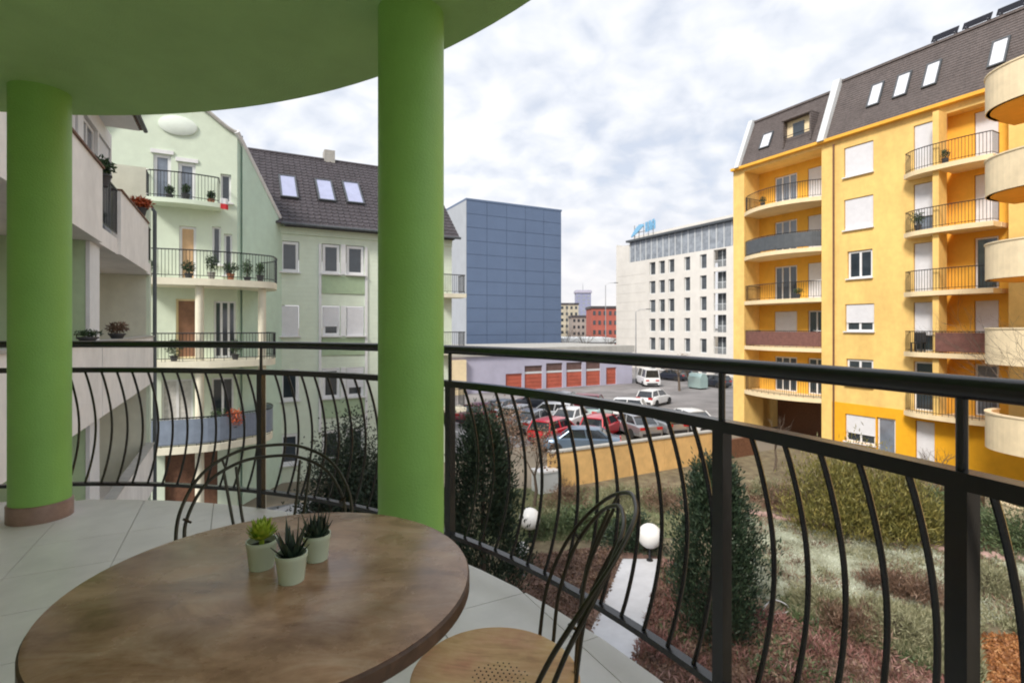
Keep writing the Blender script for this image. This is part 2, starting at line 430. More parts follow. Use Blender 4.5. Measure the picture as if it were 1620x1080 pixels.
def quads_ob(name, V, material, parent=None, loc=None):
    """V: (n,4,3) array of leaf quads -> one mesh"""
    n = len(V); me = bpy.data.meshes.new(name)
    me.vertices.add(n * 4); me.vertices.foreach_set('co', np.ascontiguousarray(V, dtype=np.float32).ravel())
    me.loops.add(n * 4); me.loops.foreach_set('vertex_index', np.arange(n * 4, dtype=np.int32))
    me.polygons.add(n); me.polygons.foreach_set('loop_start', np.arange(0, n * 4, 4, dtype=np.int32))
    me.polygons.foreach_set('loop_total', np.full(n, 4, dtype=np.int32))
    me.update(calc_edges=True); me.validate()
    me.materials.append(material)
    o = bpy.data.objects.new(name, me); COL.objects.link(o)
    if parent: o.parent = parent
    if loc: o.location = loc
    return o

def leaf_quads(P, length, width, up=0.3, outward=None, spread=1.0):
    """leaf blades at points P (n,3): elongated rhombs, axis random with an upward / outward bias"""
    n = len(P)
    A = RNG.normal(size=(n, 3)) * spread
    if outward is not None: A += outward
    A[:, 2] += up
    A /= np.linalg.norm(A, axis=1)[:, None] + 1e-9
    B = np.cross(A, RNG.normal(size=(n, 3))); B /= np.linalg.norm(B, axis=1)[:, None] + 1e-9
    l = length * RNG.uniform(0.6, 1.3, n)[:, None]; w = width * RNG.uniform(0.7, 1.3, n)[:, None]
    p0 = P; p2 = P + A * l; mid = P + A * l * 0.45
    return np.stack([p0, mid + B * w / 2, p2, mid - B * w / 2], axis=1)

class Frame:
    """building frame: local x runs left to right along the facade as seen from the street, y into the building, z up"""
    def __init__(self, name, ox, oy, th, label, cat, group=None):
        self.ox, self.oy, self.th = ox, oy, th
        self.root = thing(name, (ox, oy, 0), th, label, cat, group)
    def hit(self, px, py=HORIZON, y=0.0):              # facade coordinates that the photograph shows at a pixel
        c, s = math.cos(self.th), math.sin(self.th)
        d = ((px - 810) / FOCAL, 1.0, (HORIZON - py) / FOCAL)
        o = (-self.ox * c - self.oy * s, self.ox * s - self.oy * c)
        v = (d[0] * c + d[1] * s, -d[0] * s + d[1] * c)
        t = (y - o[1]) / v[1]
        return o[0] + t * v[0], EYE + t * d[2]

def wall_holes(mb, u0, u1, z0, z1, holes, y=0.0, depth=0.16):
    us = sorted(set([u0, u1] + [h[0] for h in holes] + [h[1] for h in holes]))
    zs = sorted(set([z0, z1] + [h[2] for h in holes] + [h[3] for h in holes]))
    us = [u for u in us if u0 - 1e-6 <= u <= u1 + 1e-6]; zs = [z for z in zs if z0 - 1e-6 <= z <= z1 + 1e-6]
    for i in range(len(us) - 1):
        for j in range(len(zs) - 1):
            cu = (us[i] + us[i + 1]) / 2; cz = (zs[j] + zs[j + 1]) / 2
            if any(h[0] < cu < h[1] and h[2] < cz < h[3] for h in holes): continue
            mb.quad((us[i], y, zs[j]), (us[i + 1], y, zs[j]), (us[i + 1], y, zs[j + 1]), (us[i], y, zs[j + 1]))
    for a, b, c, d in holes:
        mb.quad((a, y, c), (a, y, d), (a, y + depth, d), (a, y + depth, c))
        mb.quad((b, y, c), (b, y + depth, c), (b, y + depth, d), (b, y, d))
        mb.quad((a, y, c), (a, y + depth, c), (b, y + depth, c), (b, y, c))
        mb.quad((a, y, d), (b, y, d), (b, y + depth, d), (a, y + depth, d))

def window(root, u0, u1, z0, z1, y=0.12, style='open', mull=1, fw=0.07, glass='glass', door=False, sill=True, frame='white'):
    """window set in a recess: frame ring with mullions, panes, roller shutter and sill"""
    b = MB()
    b.box(u0, u1, y, y + 0.06, z0, z0 + fw).box(u0, u1, y, y + 0.06, z1 - fw, z1)
    b.box(u0, u0 + fw, y + 0.002, y + 0.058, z0 + fw, z1 - fw).box(u1 - fw, u1, y + 0.002, y + 0.058, z0 + fw, z1 - fw)
    xs = [u0 + fw]
    for k in range(mull):
        c = u0 + (u1 - u0) * (k + 1) / (mull + 1)
        b.box(c - fw * 0.6, c + fw * 0.6, y + 0.004, y + 0.056, z0 + fw, z1 - fw); xs += [c - fw * 0.6, c + fw * 0.6]
    xs.append(u1 - fw)
    w = b.ob('door' if door else 'window', M[frame], root)
    for k in range(0, len(xs), 2):
        MB().box(xs[k], xs[k + 1], y + 0.03, y + 0.045, z0 + fw, z1 - fw).ob('pane', M[glass], w)
    if style in ('shut', 'half'):
        zb = z0 + 0.02 if style == 'shut' else z0 + (z1 - z0) * 0.34
        s = MB().box(u0 + 0.01, u1 - 0.01, y - 0.035, y - 0.012, zb, z1 - 0.005)
        s.box(u0 + 0.03, u1 - 0.03, y - 0.05, y - 0.008, zb - 0.03, zb)
        s.ob('shutter', M['shutter'], w)
    if sill and not door:
        MB().box(u0 - 0.08, u1 + 0.08, y - 0.22, y + 0.02, z0 - 0.06, z0 - 0.004).ob('sill', M['white'], w)
    return w

def arc_outline(u0, u1, depth, bulge=0.0, n=14, corner=0.0):
    """balcony front: from the wall at u0 out to -depth, bowing outward, back to the wall at u1"""
    pts = [(u0, 0.0)]
    for k in range(n + 1):
        t = k / n
        pts.append((u0 + (u1 - u0) * t, -depth - bulge * math.sin(PI * t)))
    pts.append((u1, 0.0))
    return pts

def balcony(root, pts, z, thick=0.22, y=0.0, slab='cream', rail='thin', h=1.0, step=0.105, panel=None, name='balcony', pfrom=None):
    """slab with its railing; pts is the outline in facade coordinates (first and last point on the wall)"""
    q = [(p[0], p[1] + y) for p in pts]
    s = MB().prism(q, z - thick, z).ob(name, M[slab], root)
    # inset line for the railing
    m = len(q); rl = []
    cx = sum(p[0] for p in q) / m
    for k, p in enumerate(q):
        rl.append((p[0] + (0.06 if p[0] < cx else -0.06) * (1 if k < 2 or k > m - 3 else 0), p[1] + (0.06 if 0 < k < m - 1 else 0)))
    b = MB()
    r3 = [(p[0], p[1], z + h) for p in rl]
    b.tube(r3, 0.024, 6)
    b.tube([(p[0], p[1], z + 0.10) for p in rl], 0.014, 5)
    # bars at an even pitch
    acc = 0.0
    for k in range(m - 1):
        a = Vector(rl[k]); c = Vector(rl[k + 1]); ln = (c - a).length; d = acc
        while d < ln:
            p = a + (c - a) * (d / ln)
            b.box(p.x - 0.008, p.x + 0.008, p.y - 0.008, p.y + 0.008, z + (0.0 if (int(d * 7) % 6 == 0) else 0.1), z + h)
            d += step
        acc = d - ln
    b.ob('railing', M['black_metal'], s)
    if panel:
        pb = MB(); pb.strip([(p[0], p[1]) for p in rl if pfrom is None or p[0] > pfrom], 0.012, 0.010, z + 0.07, z + h - 0.05)
        pb.ob('screen', M[panel], s)
    return s

def copy_thing(o, parent=None):
    c = o.copy(); COL.objects.link(c); c.parent = parent
    for ch in list(o.children): copy_thing(ch, c)
    return c

D = math.radians(27.9)                                  # the courtyard block is turned by this much against the view
D1 = Vector((-math.sin(D), math.cos(D))); D2 = Vector((math.cos(D), math.sin(D)))
ZG = -5.8                                               # courtyard ground, two storeys below the balcony
def ground_pt(px, py, z=ZG):
    t = (EYE - z) * FOCAL / (py - HORIZON)
    return ((px - 810) / FOCAL * t, t)


# ================================================================== SETTING: the ground
def sheet(name, pts, z, material, kind='structure', sub=0):
    me = bpy.data.meshes.new(name)
    me.from_pydata([(p[0], p[1], 0) for p in pts], [], [tuple(range(len(pts)))])
    me.materials.append(material)
    o = bpy.data.objects.new(name, me); COL.objects.link(o); o.location = (0, 0, z)
    o['kind'] = kind
    return o
def rect_d(c, along, w, l):                              # rectangle centred at c, long side along a block direction
    a = Vector(along).normalized(); b = Vector((-a.y, a.x)); c = Vector(c)
    return [tuple(c + a * x * l / 2 + b * y * w / 2) for x, y in ((-1, -1), (1, -1), (1, 1), (-1, 1))]
def ds(o, u, v): return (o[0] + D2.x * u + D1.x * v, o[1] + D2.y * u + D1.y * v)

sheet('ground', [(-2500, -900), (2500, -900), (2500, 4500), (-2500, 4500)], ZG - 0.03, M['soil'])
sheet('street', [ds((0, 0), u, v) for u, v in ((-14, 27), (75, 27), (75, 120), (-14, 120))], ZG - 0.012, M['asphalt'])
sheet('courtyard_paving', [ds((0, 0), u, v) for u, v in ((-12, -8), (4.2, -8), (4.2, 22.5), (-12, 22.5))], ZG - 0.008, M['paving'])
sheet('planting_bed', [ds((0, 0), u, v) for u, v in ((4.2, -8), (31, -8), (31, 19.6), (4.2, 19.6))], ZG - 0.004, M['bed'])
G_ = ground_pt
sheet('back_lawn', [G_(742, 858), G_(1075, 850), G_(1120, 772), G_(800, 772)], ZG + 0.004, M['lawn_dark'])
sheet('lawn', [G_(1175, 940), G_(1255, 955), G_(1400, 965), G_(1545, 985), G_(1700, 985), G_(1700, 880), G_(1480, 868), G_(1330, 842), G_(1195, 818), G_(1130, 842)], ZG + 0.006, M['lawn'])
sheet('mulch_bed', [(1.5, 7.0), (8.5, 6.0), G_(1560, 1110), G_(1400, 1020), G_(1260, 975), G_(1190, 960), G_(1060, 885), G_(960, 862), G_(820, 880), (-0.6, 13.0)], ZG + 0.004, M['mulch'])
sheet('orange_clay_bed', [G_(1545, 1012), G_(1720, 1012), G_(1720, 1110), G_(1545, 1110)], ZG + 0.012, mat('orange_clay', (0.24, 0.105, 0.045), 0.95, 0.35, 3, bump=0.8, bscale=25, stain=0.3))
# pale path leading to the globe lamp, made of slabs
pth = sheet('path', [G_(985, 884), G_(1042, 884), G_(992, 1120), G_(880, 1120)], ZG + 0.012, M['path'])
# pinkish stones edging the lawn
rnd = random.Random(5)
edge = [G_(1190, 812), G_(1260, 824), G_(1330, 838), G_(1400, 852), G_(1480, 868), G_(1560, 880), G_(1640, 890)]
em = bpy.data.objects.new('stone_edging', None); COL.objects.link(em)
tag(em, 'row of pinkish stones edging the pale lawn below the olive shrubs', 'edging')
ln = catmull([(p[0], p[1], 0) for p in edge], 9)
for i, p in enumerate(ln):
    b = MB(); r = rnd.uniform(0.11, 0.2)
    b.lathe([(r * 0.8, 0), (r, 0.05), (r * 0.85, 0.11), (r * 0.35, 0.15)], n=7)
    o = b.ob('stone', M['stone_pink'], em, True, (p.x + rnd.uniform(-.12, .12), p.y + rnd.uniform(-.1, .1), ZG - 0.01), rnd.uniform(0, 6))
    o.scale = (rnd.uniform(.8, 1.3), rnd.uniform(.7, 1.1), rnd.uniform(.7, 1.2))
# painted bays in the car park
lm = []
for k in range(9):
    a = ds((0, 0), 8 + k * 2.6, 29.0); b_ = ds((0, 0), 8 + k * 2.6, 34.0)
    n = D2 * 0.05
    lm.append([(a[0] - n.x, a[1] - n.y), (a[0] + n.x, a[1] + n.y), (b_[0] + n.x, b_[1] + n.y), (b_[0] - n.x, b_[1] - n.y)])
for q in lm: tag(sheet('bay_marking', q, ZG - 0.006, M['paint_line']), None)

# ================================================================== SETTING: our balcony
CC = Vector((-2.80, -0.25))                              # centre of the round balcony
R_FLOOR, R_RAIL, R_CEIL, R_COLUMN = 3.86, 3.885, 3.89, 3.55
WING_O = Vector((-2.27, 0.0)); WING_TH = PI / 2 + D
def to_wing(p):
    d = Vector(p) - WING_O; return Vector((d.dot(D1), -d.dot(D2)))
def from_wing(u, y): return WING_O + D1 * u - D2 * y
CW = to_wing(CC)
WALL_Y = 1.9                                             # the flat's wall lies this far behind the parapet line
def disc_poly(R, n=96):
    out = []
    for k in range(n):
        a = 2 * PI * k / n; p = Vector((CW.x + R * math.cos(a), CW.y + R * math.sin(a)))
        out.append(p)
    # clip by y <= WALL_Y
    res = []
    for i in range(len(out)):
        a, b = out[i], out[(i + 1) % len(out)]
        ia, ib = a.y <= WALL_Y, b.y <= WALL_Y
        if ia: res.append(a)
        if ia != ib:
            t = (WALL_Y - a.y) / (b.y - a.y); res.append(a + (b - a) * t)
    return res
def clip_convex(poly, clip):
    out = [Vector(p) for p in poly]
    for i in range(len(clip)):
        a, b = clip[i], clip[(i + 1) % len(clip)]; e = b - a
        if e.length < 1e-6: continue
        nxt = []
        for k in range(len(out)):
            p, q = out[k], out[(k + 1) % len(out)]
            sp = e.x * (p.y - a.y) - e.y * (p.x - a.x); sq = e.x * (q.y - a.y) - e.y * (q.x - a.x)
            if sp >= 0: nxt.append(p)
            if (sp >= 0) != (sq >= 0): nxt.append(p + (q - p) * (sp / (sp - sq)))
        out = nxt
        if len(out) < 3: return []
    return out
fl = MB().prism([(p.x, p.y) for p in disc_poly(R_FLOOR - 0.02)], -0.28, -0.012).ob('balcony_floor', M['grout'], None, False, (WING_O.x, WING_O.y, 0), WING_TH)
fl['kind'] = 'structure'
dp = disc_poly(R_FLOOR)
TS = 0.42; g = 0.004
for i in range(-11, 12):
    for j in range(-11, 12):
        x0, y0 = CW.x + i * TS + 0.11, CW.y + j * TS + 0.05
        pl = clip_convex([(x0 + g / 2, y0 + g / 2), (x0 + TS - g / 2, y0 + g / 2), (x0 + TS - g / 2, y0 + TS - g / 2), (x0 + g / 2, y0 + TS - g / 2)], dp)
        if len(pl) < 3: continue
        ar = abs(sum(pl[k].x * pl[(k + 1) % len(pl)].y - pl[(k + 1) % len(pl)].x * pl[k].y for k in range(len(pl)))) / 2
        if ar < 0.002: continue
        MB().prism([(p.x, p.y) for p in pl], -0.0125, random.uniform(-0.0006, 0.0006)).ob('tile', M['floor_tile'], fl)
ceil = MB().prism([(p.x, p.y) for p in disc_poly(R_CEIL, 160)], 2.65, 2.93).ob('balcony_ceiling', M['green_ceiling'], None, False, (WING_O.x, WING_O.y, 0), WING_TH)
ceil['kind'] = 'structure'

def column(x, y, label):
    c = thing('column', (x, y, 0), 0, label, 'column', 'round green columns carrying the balcony roof')
    MB().lathe([(0.152, 0.10), (0.152, 2.645), (0.152, 2.66)], n=64).ob('shaft', M['green_paint'], c, True)
    MB().lathe([(0.162, 0.0), (0.162, 0.098), (0.158, 0.104), (0.151, 0.106)], n=64).ob('skirting', M['skirt_tile'], c, True)
column(-2.941, 3.272, 'round green column with tiled foot at the left end of the balcony')
column(-0.473, 2.463, 'round green column behind the table, nearest to the middle of the view')

# ================================================================== the railing
rail = thing('balcony_railing', (CC.x, CC.y, 0), 0, 'black metal railing with bowed bars curving round the balcony', 'railing')
def rp(a, R=R_RAIL): return (R * math.cos(a), R * math.sin(a))
def ang_of(px, depth): 
    x, y = (px - 810) / FOCAL * depth, depth
    return math.atan2(y - CC.y, x - CC.x)
def ang_px(px):                                          # angle on the rail circle that the photograph shows at column px
    t = (px - 810) / FOCAL
    # |(t*y, y) - CC| = R
    A = t * t + 1; B = -2 * (t * CC.x + CC.y); C_ = CC.x ** 2 + CC.y ** 2 - R_RAIL ** 2
    y = (-B + math.sqrt(B * B - 4 * A * C_)) / (2 * A)
    return math.atan2(y - CC.y, t * y - CC.x)
A0, A1 = math.radians(-18), math.radians(152)
arc = [A0 + (A1 - A0) * k / 150 for k in range(151)]
Z_TOP, Z_MID, Z_BOT = 1.065, 0.887, 0.100
MB().tube([(*rp(a), Z_TOP) for a in arc], 0.0235, 16).ob('top_rail', M['black_metal'], rail, True)
MB().strip([rp(a) for a in arc], 0.021, 0.021, Z_MID - 0.017, Z_MID + 0.017).ob('mid_rail', M['black_metal'], rail)
MB().strip([rp(a) for a in arc], 0.017, 0.017, Z_BOT - 0.011, Z_BOT + 0.011).ob('bottom_rail', M['black_metal'], rail)
posts = [ang_px(1522), ang_px(1142), ang_px(712), ang_px(413), ang_px(413) + 0.395, ang_px(1522) - 0.33]
post_me = MB().box(-0.0195, 0.0195, -0.0195, 0.0195, -0.16, Z_MID - 0.017).ob('post', M['black_metal'], rail)
stub_me = MB().tube([(0, 0, Z_MID + 0.016), (0, 0, Z_TOP - 0.018)], 0.010, 10).ob('post_stub', M['black_metal'], rail, True)
pm, sm = post_me.data, stub_me.data
bpy.data.objects.remove(post_me); bpy.data.objects.remove(stub_me)
for a in posts:
    p = inst('post', pm, rail, (*rp(a), 0), (0, 0, a))
    inst('stub', sm, p)
# bowed bar: flat x = outward
bow = []
for k in range(17):
    t = k / 16; z = Z_MID - 0.016 + (Z_BOT + 0.010 - (Z_MID - 0.016)) * t
    bow.append((0.105 * math.sin(PI * t) ** 0.9 * (0.92 + 0.16 * (t - .5)), 0, z))
bar_o = MB().tube(bow, 0.0075, 8).ob('baluster', M['black_metal'], rail, True); bar_me = bar_o.data
bpy.data.objects.remove(bar_o)
ps = sorted(posts)
for i in range(len(ps) - 1):
    n = max(1, round((ps[i + 1] - ps[i]) * R_RAIL / 0.109))
    for k in range(1, n):
        a = ps[i] + (ps[i + 1] - ps[i]) * k / n + (0.015 if i == 0 else 0.0)
        inst('baluster', bar_me, rail, (*rp(a), 0), (0, random.uniform(-.006, .006), a))

# ================================================================== the wing we stand in, running away on the left
W = Frame('apartment_wing', WING_O.x, WING_O.y, WING_TH, 'white-parapet apartment wing with green loggias receding on the left', 'building')
wr = W.root
U_END = 16.4
MB().box(-14, U_END, WALL_Y + 0.002, WALL_Y + 0.3, ZG, 5.75).ob('back_wall', M['wing_white'], wr)  # unseen behind the balcony; white chosen to bounce light into it
MB().box(-14, -3.95, 0.0, WALL_Y, ZG, 5.75).ob('flank_wall', M['wing_white'], wr)
MB().box(U_END - 0.28, U_END, 0.02, WALL_Y, ZG, 4.6).ob('end_wall', M['palegreen'], wr)
for k in (-2, -1, 0, 1):
    z = 2.9 * k
    if k > -2:
        MB().box(3.95, U_END - 0.283, 0.0, WALL_Y, z - 0.30, z - 0.002).ob('slab', M['wing_white'], wr)
    if k > -2:
        ends = ((3.95, 9.86), (9.92, U_END - 0.29)) if k < 1 else ((3.95, 9.9), (11.5, 15.2))
        for a, b in ends:
            p = MB().box(a, b, -0.06, 0.07, z - 0.302, z + 0.93).ob('parapet', M['wing_white'], wr)
            MB().box(a - 0.01, b + 0.01, -0.09, 0.10, z + 0.932, z + 0.965).ob('coping', M['brown_wood' if k == 1 else 'concrete'], p)
    hgt = 2.6
    for u0, u1 in ((4.6, 5.6), (9.72, 10.42)):
        if k < 1:
            MB().box(u0, u1, 0.075, 0.13, z + 0.0, z + hgt - 0.004).ob('pier', M['white'], wr)
            MB().box(u0 + 0.01, u0 + 0.25, 0.132, WALL_Y - 0.003, z + 0.0, z + hgt - 0.004).ob('cross_wall', M['wing_green' if u0 > 9 else 'wing_beige'], wr)
    MB().box(U_END - 0.33, U_END - 0.284, 0.10, WALL_Y - 0.004, z, z + hgt - 0.006).ob('cross_wall', M['wing_beige'], wr)
# upper storey: white framed glazing behind the parapets
gl = [(4.2, 5.6), (5.7, 7.1), (7.2, 8.6), (8.7, 9.8), (11.7, 12.9), (13.0, 14.2)]
b = MB(); wall_holes(b, 3.95, 14.3, 2.9, 5.7, [(a, c, 3.0, 5.35) for a, c in gl] + [(10.1, 11.3, 2.95, 5.2)], 0.55, 0.12)
b.ob('upper_wall', M['white'], wr)
for a, c in gl: window(wr, a + .02, c - .02, 3.02, 5.33, 0.62, 'half' if a > 12 else 'open', 1, glass='glass_pale', sill=False)
window(wr, 10.12, 11.28, 2.97, 5.18, 0.62, 'shut', 0, door=True)
# railing in the gap between the two upper parapets and beside the end
for a, c in ((9.93, 11.47), (15.23, 16.1)):
    b = MB(); b.tube([(a, 0.0, 3.83), (c, 0.0, 3.83)], 0.022, 6).tube([(a, 0.0, 2.99), (c, 0.0, 2.99)], 0.014, 5)
    u = a + 0.1
    while u < c: b.box(u - .008, u + .008, -.008, .008, 2.99, 3.83); u += 0.13
    b.ob('railing', M['black_metal'], wr)
# roof with brown tiled eave
b = MB()
for k in range(12):
    y0 = -0.10 + k * 0.33; z0 = 5.80 + k * 0.27
    b.box(-14.2, 13.9, y0, y0 + 0.36, z0, z0 + 0.06)
b.ob('roof', M['roof_brown'], wr)
MB().box(-14, 13.8, -0.06, 2.2, 5.752, 5.80).ob('soffit', M['white'], wr)
MB().tube([(-14, -0.16, 5.80), (13.9, -0.16, 5.80)], 0.05, 8).ob('gutter', M['dark_panel'], wr, True)
MB().tube([(U_END + 0.1, -0.05, ZG), (U_END + 0.1, -0.05, 4.4), (U_END + 0.1, 0.10, 4.6)], 0.05, 8).ob('rain_pipe', M['dark_panel'], wr, True)

# ================================================================== pale green house closing the courtyard
G = Frame('gabled_house', -11.57, 20.0, D, 'pale green house with curved gable, balconies and dark tiled roof with three skylights', 'house')
gr = G.root
YF = 2.58                                                # set-back of the right hand front
UL, UK, UR, UE = -4.6, 0.97, 2.61, 10.9
def gtop(u):                                             # curved gable outline
    t = (u + 0.95) / 1.92
    if t < -1: return max(5.8, 8.72 - 1.9 * (-1 - t) * 1.92 * 0.75)
    return 8.72 + 1.05 * (0.5 + 0.5 * math.cos(PI * t)) ** 0.75 if abs(t) < 1 else 8.72
holes = []
def H(px0, py0, px1, py1, y=0.0):
    a, z1 = G.hit(px0, py0, y); c, z0 = G.hit(px1, py1, y); return [a, c, z0, z1]
top_w = [[-1.75, -1.20, 5.86, 7.55], [-0.98, -0.42, 5.86, 7.35], [0.40, 0.76, 6.0, 7.1]]
mid_w = [[-0.95, -0.40, 2.92, 4.98], [0.12, 0.42, 3.6, 5.05], [0.52, 0.80, 3.2, 4.8]]
low_w = [[-1.05, -0.25, 0.02, 2.25], [0.18, 0.92, 0.02, 2.2]]
bas_w = [[-1.5, -0.5, -2.88, -0.75], [0.1, 0.85, -2.88, -0.75]]
gnd_w = [[-1.4, 0.3, -5.78, -3.5]]
allw = top_w + mid_w + low_w + bas_w + gnd_w
b = MB(); wall_holes(b, UL, UK, ZG, 8.72, allw, 0.0, 0.18)
n = 28
for k in range(n):                                       # curved top of the gable
    a, c = UL + (UK - UL) * k / n, UL + (UK - UL) * (k + 1) / n
    za, zc = gtop(a), gtop(c)
    if za > 8.721 or zc > 8.721: b.quad((a, 0, 8.72), (c, 0, 8.72), (c, 0, max(zc, 8.72)), (a, 0, max(za, 8.72)))
b.ob('gable_wall', M['palegreen'], gr)
# chamfered wall linking gable and set-back front, its top raking down
b = MB()
b.poly([(UK, 0, ZG), (UR, YF, ZG), (UR, YF, 6.05), (UK, 0, 8.72)])
b.poly([(UK + .18, -.12 + .25, ZG), (UK + .18, -.12 + .25, 8.5), (UR + .3, YF + .25, 5.8), (UR + .3, YF + .25, ZG)])
b.ob('chamfer_wall', M['shaded_green'], gr)
b = MB()
P = [Vector((UK - 0.02, -0.10, 8.78)), Vector((UR + 0.05, YF - 0.10, 6.08))]
b.tube(P, 0.11, 6); b.ob('coping', M['white'], gr)
b = MB(); b.tube([(UL + (UK - UL) * k / 40, -0.06, gtop(UL + (UK - UL) * k / 40) + 0.03) for k in range(41)], 0.075, 6); b.ob('coping', M['concrete'], gr, True)
# oval panel in the gable
ov = MB().lathe([(1.0, 0.0), (1.0, 0.05), (0.93, 0.07)], n=36).ob('oval_panel', mat('oval_panel_render', (0.70, 0.77, 0.70), 0.8, 0.04, 3), gr, True)
ov.rotation_euler = (PI / 2, 0, 0); ov.location = (-0.98, -0.002, 8.68); ov.scale = (0.62, 0.36, 1)
for q in top_w[:2]: window(gr, q[0], q[1], q[2], q[3], 0.06, 'open', 0, door=True, glass='glass_pale', fw=.11)
window(gr, *top_w[2], 0.10, 'open', 0)
# lintel hoods over the upper doors
for q in top_w[:2]: MB().box(q[0] - .08, q[1] + .08, -0.05, -0.002, q[3] + 0.02, q[3] + 0.16).ob('lintel', M['white'], gr)
d = window(gr, *mid_w[0], 0.10, 'open', 0, door=True, glass='door_tan', fw=.09); window(gr, *mid_w[1], 0.10, 'open', 0); window(gr, *mid_w[2], 0.10, 'open', 0)
window(gr, *low_w[0], 0.10, 'open', 0, door=True, glass='door_brown', frame='cream'); window(gr, *low_w[1], 0.10, 'open', 2, door=True)
window(gr, *bas_w[0], 0.10, 'open', 1, door=True, glass='curtain'); window(gr, *bas_w[1], 0.10, 'open', 1, door=True)
MB().box(gnd_w[0][0], gnd_w[0][1], 0.17, 0.20, -5.78, -3.5).ob('garage_door', M['brown_wood'], gr)
def house_curve(u0, u1, d0, d1_):                        # balcony plan wrapping the chamfer
    return [(u0, 0.0)] + [tuple(p[:2]) for p in catmull([(u0, -d0, 0), ((u0 + u1) / 2, -d0 - 0.25, 0), (u1 - 0.55, -d1_, 0), (u1 - 0.1, -d1_ + 0.45, 0), (u1, 0.25, 0), (u1 - 0.5, 1.3, 0)], 5)]
balcony(gr, arc_outline(-1.95, 0.42, 0.75, 0.18), 5.80, 0.16, 0, 'palegreen', h=0.95)
balcony(gr, house_curve(-2.1, 2.35, 1.55, 1.45), 2.90, 0.24, 0, 'pale_cream', h=0.98)
balcony(gr, house_curve(-2.1, 2.30, 1.55, 1.45), 0.0, 0.24, 0, 'pale_cream', h=0.98)
balcony(gr, house_curve(-2.1, 2.20, 1.75, 1.30), -2.90, 0.24, 0, 'pale_cream', h=0.98, panel='dark_panel')
scr = [o for o in COL.objects if o.name.startswith('screen')][-1]; scr.data.materials[0] = mat('blue_grey_screen', (0.20, 0.24, 0.31), 0.5, 0.12, 4)
for z in (0.0, -2.9, -5.8):                              # cream posts between the balcony slabs
    for u, y in ((-0.22, -1.42), (1.80, -1.05)):
        MB().lathe([(0.14, z + 0.002), (0.14, z + 2.655)], (u, y, 0), 16).ob('balcony_post', M['pale_cream'], gr, True)
# set-back front on the right
fr = []
for k in (1, 0, -1, -2):
    z = 2.9 * k
    sty = ['open', 'half', 'open', 'open'][1 - k]
    fr += [(2.70, 3.46, z + 0.80, z + 2.16, 'shut' if k == 0 else 'open'), (4.50, 5.26, z + 0.80, z + 2.16, 'half' if k == 0 else 'open'), (5.58, 6.38, z + 0.80, z + 2.16, 'shut' if k == 0 else ('half' if k == -1 else 'open')),
           (7.6, 8.5, z + 0.85, z + 2.12, 'shut' if k % 2 else 'open')]
b = MB(); wall_holes(b, UR + 0.02, UE, ZG, 5.72, [(a - .03, c + .03, d_ - .03, e_ + .03) for a, c, d_, e_, s in fr], YF, 0.16)
b.ob('front_wall', M['siding'], gr)
MB().box(UE - 0.25, UE, YF + 0.01, YF + 9, ZG, 5.72).ob('side_wall', M['palegreen'], gr)
for a, c, d_, e_, s in fr: window(gr, a, c, d_, e_, YF + 0.05, s, 0, fw=0.12)
for k in (1, 0, -1):                                     # louvred panels and white surrounds of the paired windows
    z = 2.9 * k
    MB().box(4.45, 6.42, YF - 0.05, YF - 0.003, z - 0.12, z + 0.68).ob('louvre_panel', M['louvre'], gr)
    b = MB(); b.box(4.32, 4.44, YF - 0.06, YF - 0.002, z - 0.75, z + 2.15); b.box(6.43, 6.55, YF - 0.06, YF - 0.002, z - 0.75, z + 2.15); b.box(5.31, 5.53, YF - 0.05, YF - 0.002, z + 0.78, z + 2.2)
    b.ob('window_surround', M['white'], gr)
b = MB(); b.box(UR + 0.02, UE, YF - 0.07, YF - 0.001, 5.40, 5.72); b.ob('cornice', M['palegreen'], gr)
# tiled roof built in stepped courses
b = MB(); NC = 22
for k in range(NC):
    y0 = YF - 0.42 + 4.9 * k / NC; z0 = 5.76 + 4.55 * k / NC
    b.quad((UR - 1.9, y0, z0 + 0.07), (UE + 0.3, y0, z0 + 0.07), (UE + 0.3, y0 + 4.9 / NC, z0 + 4.55 / NC + 0.02), (UR - 1.9, y0 + 4.9 / NC, z0 + 4.55 / NC + 0.02))
    b.quad((UR - 1.9, y0, z0 + 0.02), (UE + 0.3, y0, z0 + 0.02), (UE + 0.3, y0, z0 + 0.07), (UR - 1.9, y0, z0 + 0.07))
    if k % 1 == 0:
        for q in range(38):                              # rolls of the interlocking tiles
            u = UR - 1.8 + q * (UE + 0.2 - UR + 1.9) / 38
            b.quad((u, y0 - 0.006, z0 + 0.075), (u + 0.05, y0 - 0.006, z0 + 0.105), (u + 0.05, y0 + 4.9 / NC, z0 + 4.55 / NC + 0.055), (u, y0 + 4.9 / NC, z0 + 4.55 / NC + 0.025))
            b.quad((u + 0.05, y0 - 0.006, z0 + 0.105), (u + 0.10, y0 - 0.006, z0 + 0.075), (u + 0.10, y0 + 4.9 / NC, z0 + 4.55 / NC + 0.025), (u + 0.05, y0 + 4.9 / NC, z0 + 4.55 / NC + 0.055))
yr, zr = YF - 0.42 + 4.9, 5.76 + 4.55
b.quad((UR - 1.9, yr, zr), (UE + 0.3, yr, zr), (UE + 0.3, yr + 5.2, 5.4), (UR - 1.9, yr + 5.2, 5.4))
b.poly([(UE + 0.1, YF - 0.2, 5.74), (UE + 0.1, yr + 5, 5.5), (UE + 0.1, yr, zr - 0.05)])
rf = b.ob('roof', M['roof_grey'], gr)
MB().tube([(UR - 1.9, yr, zr + 0.02), (UE + 0.3, yr, zr + 0.02)], 0.10, 8).ob('ridge', M['roof_grey'], rf, True)
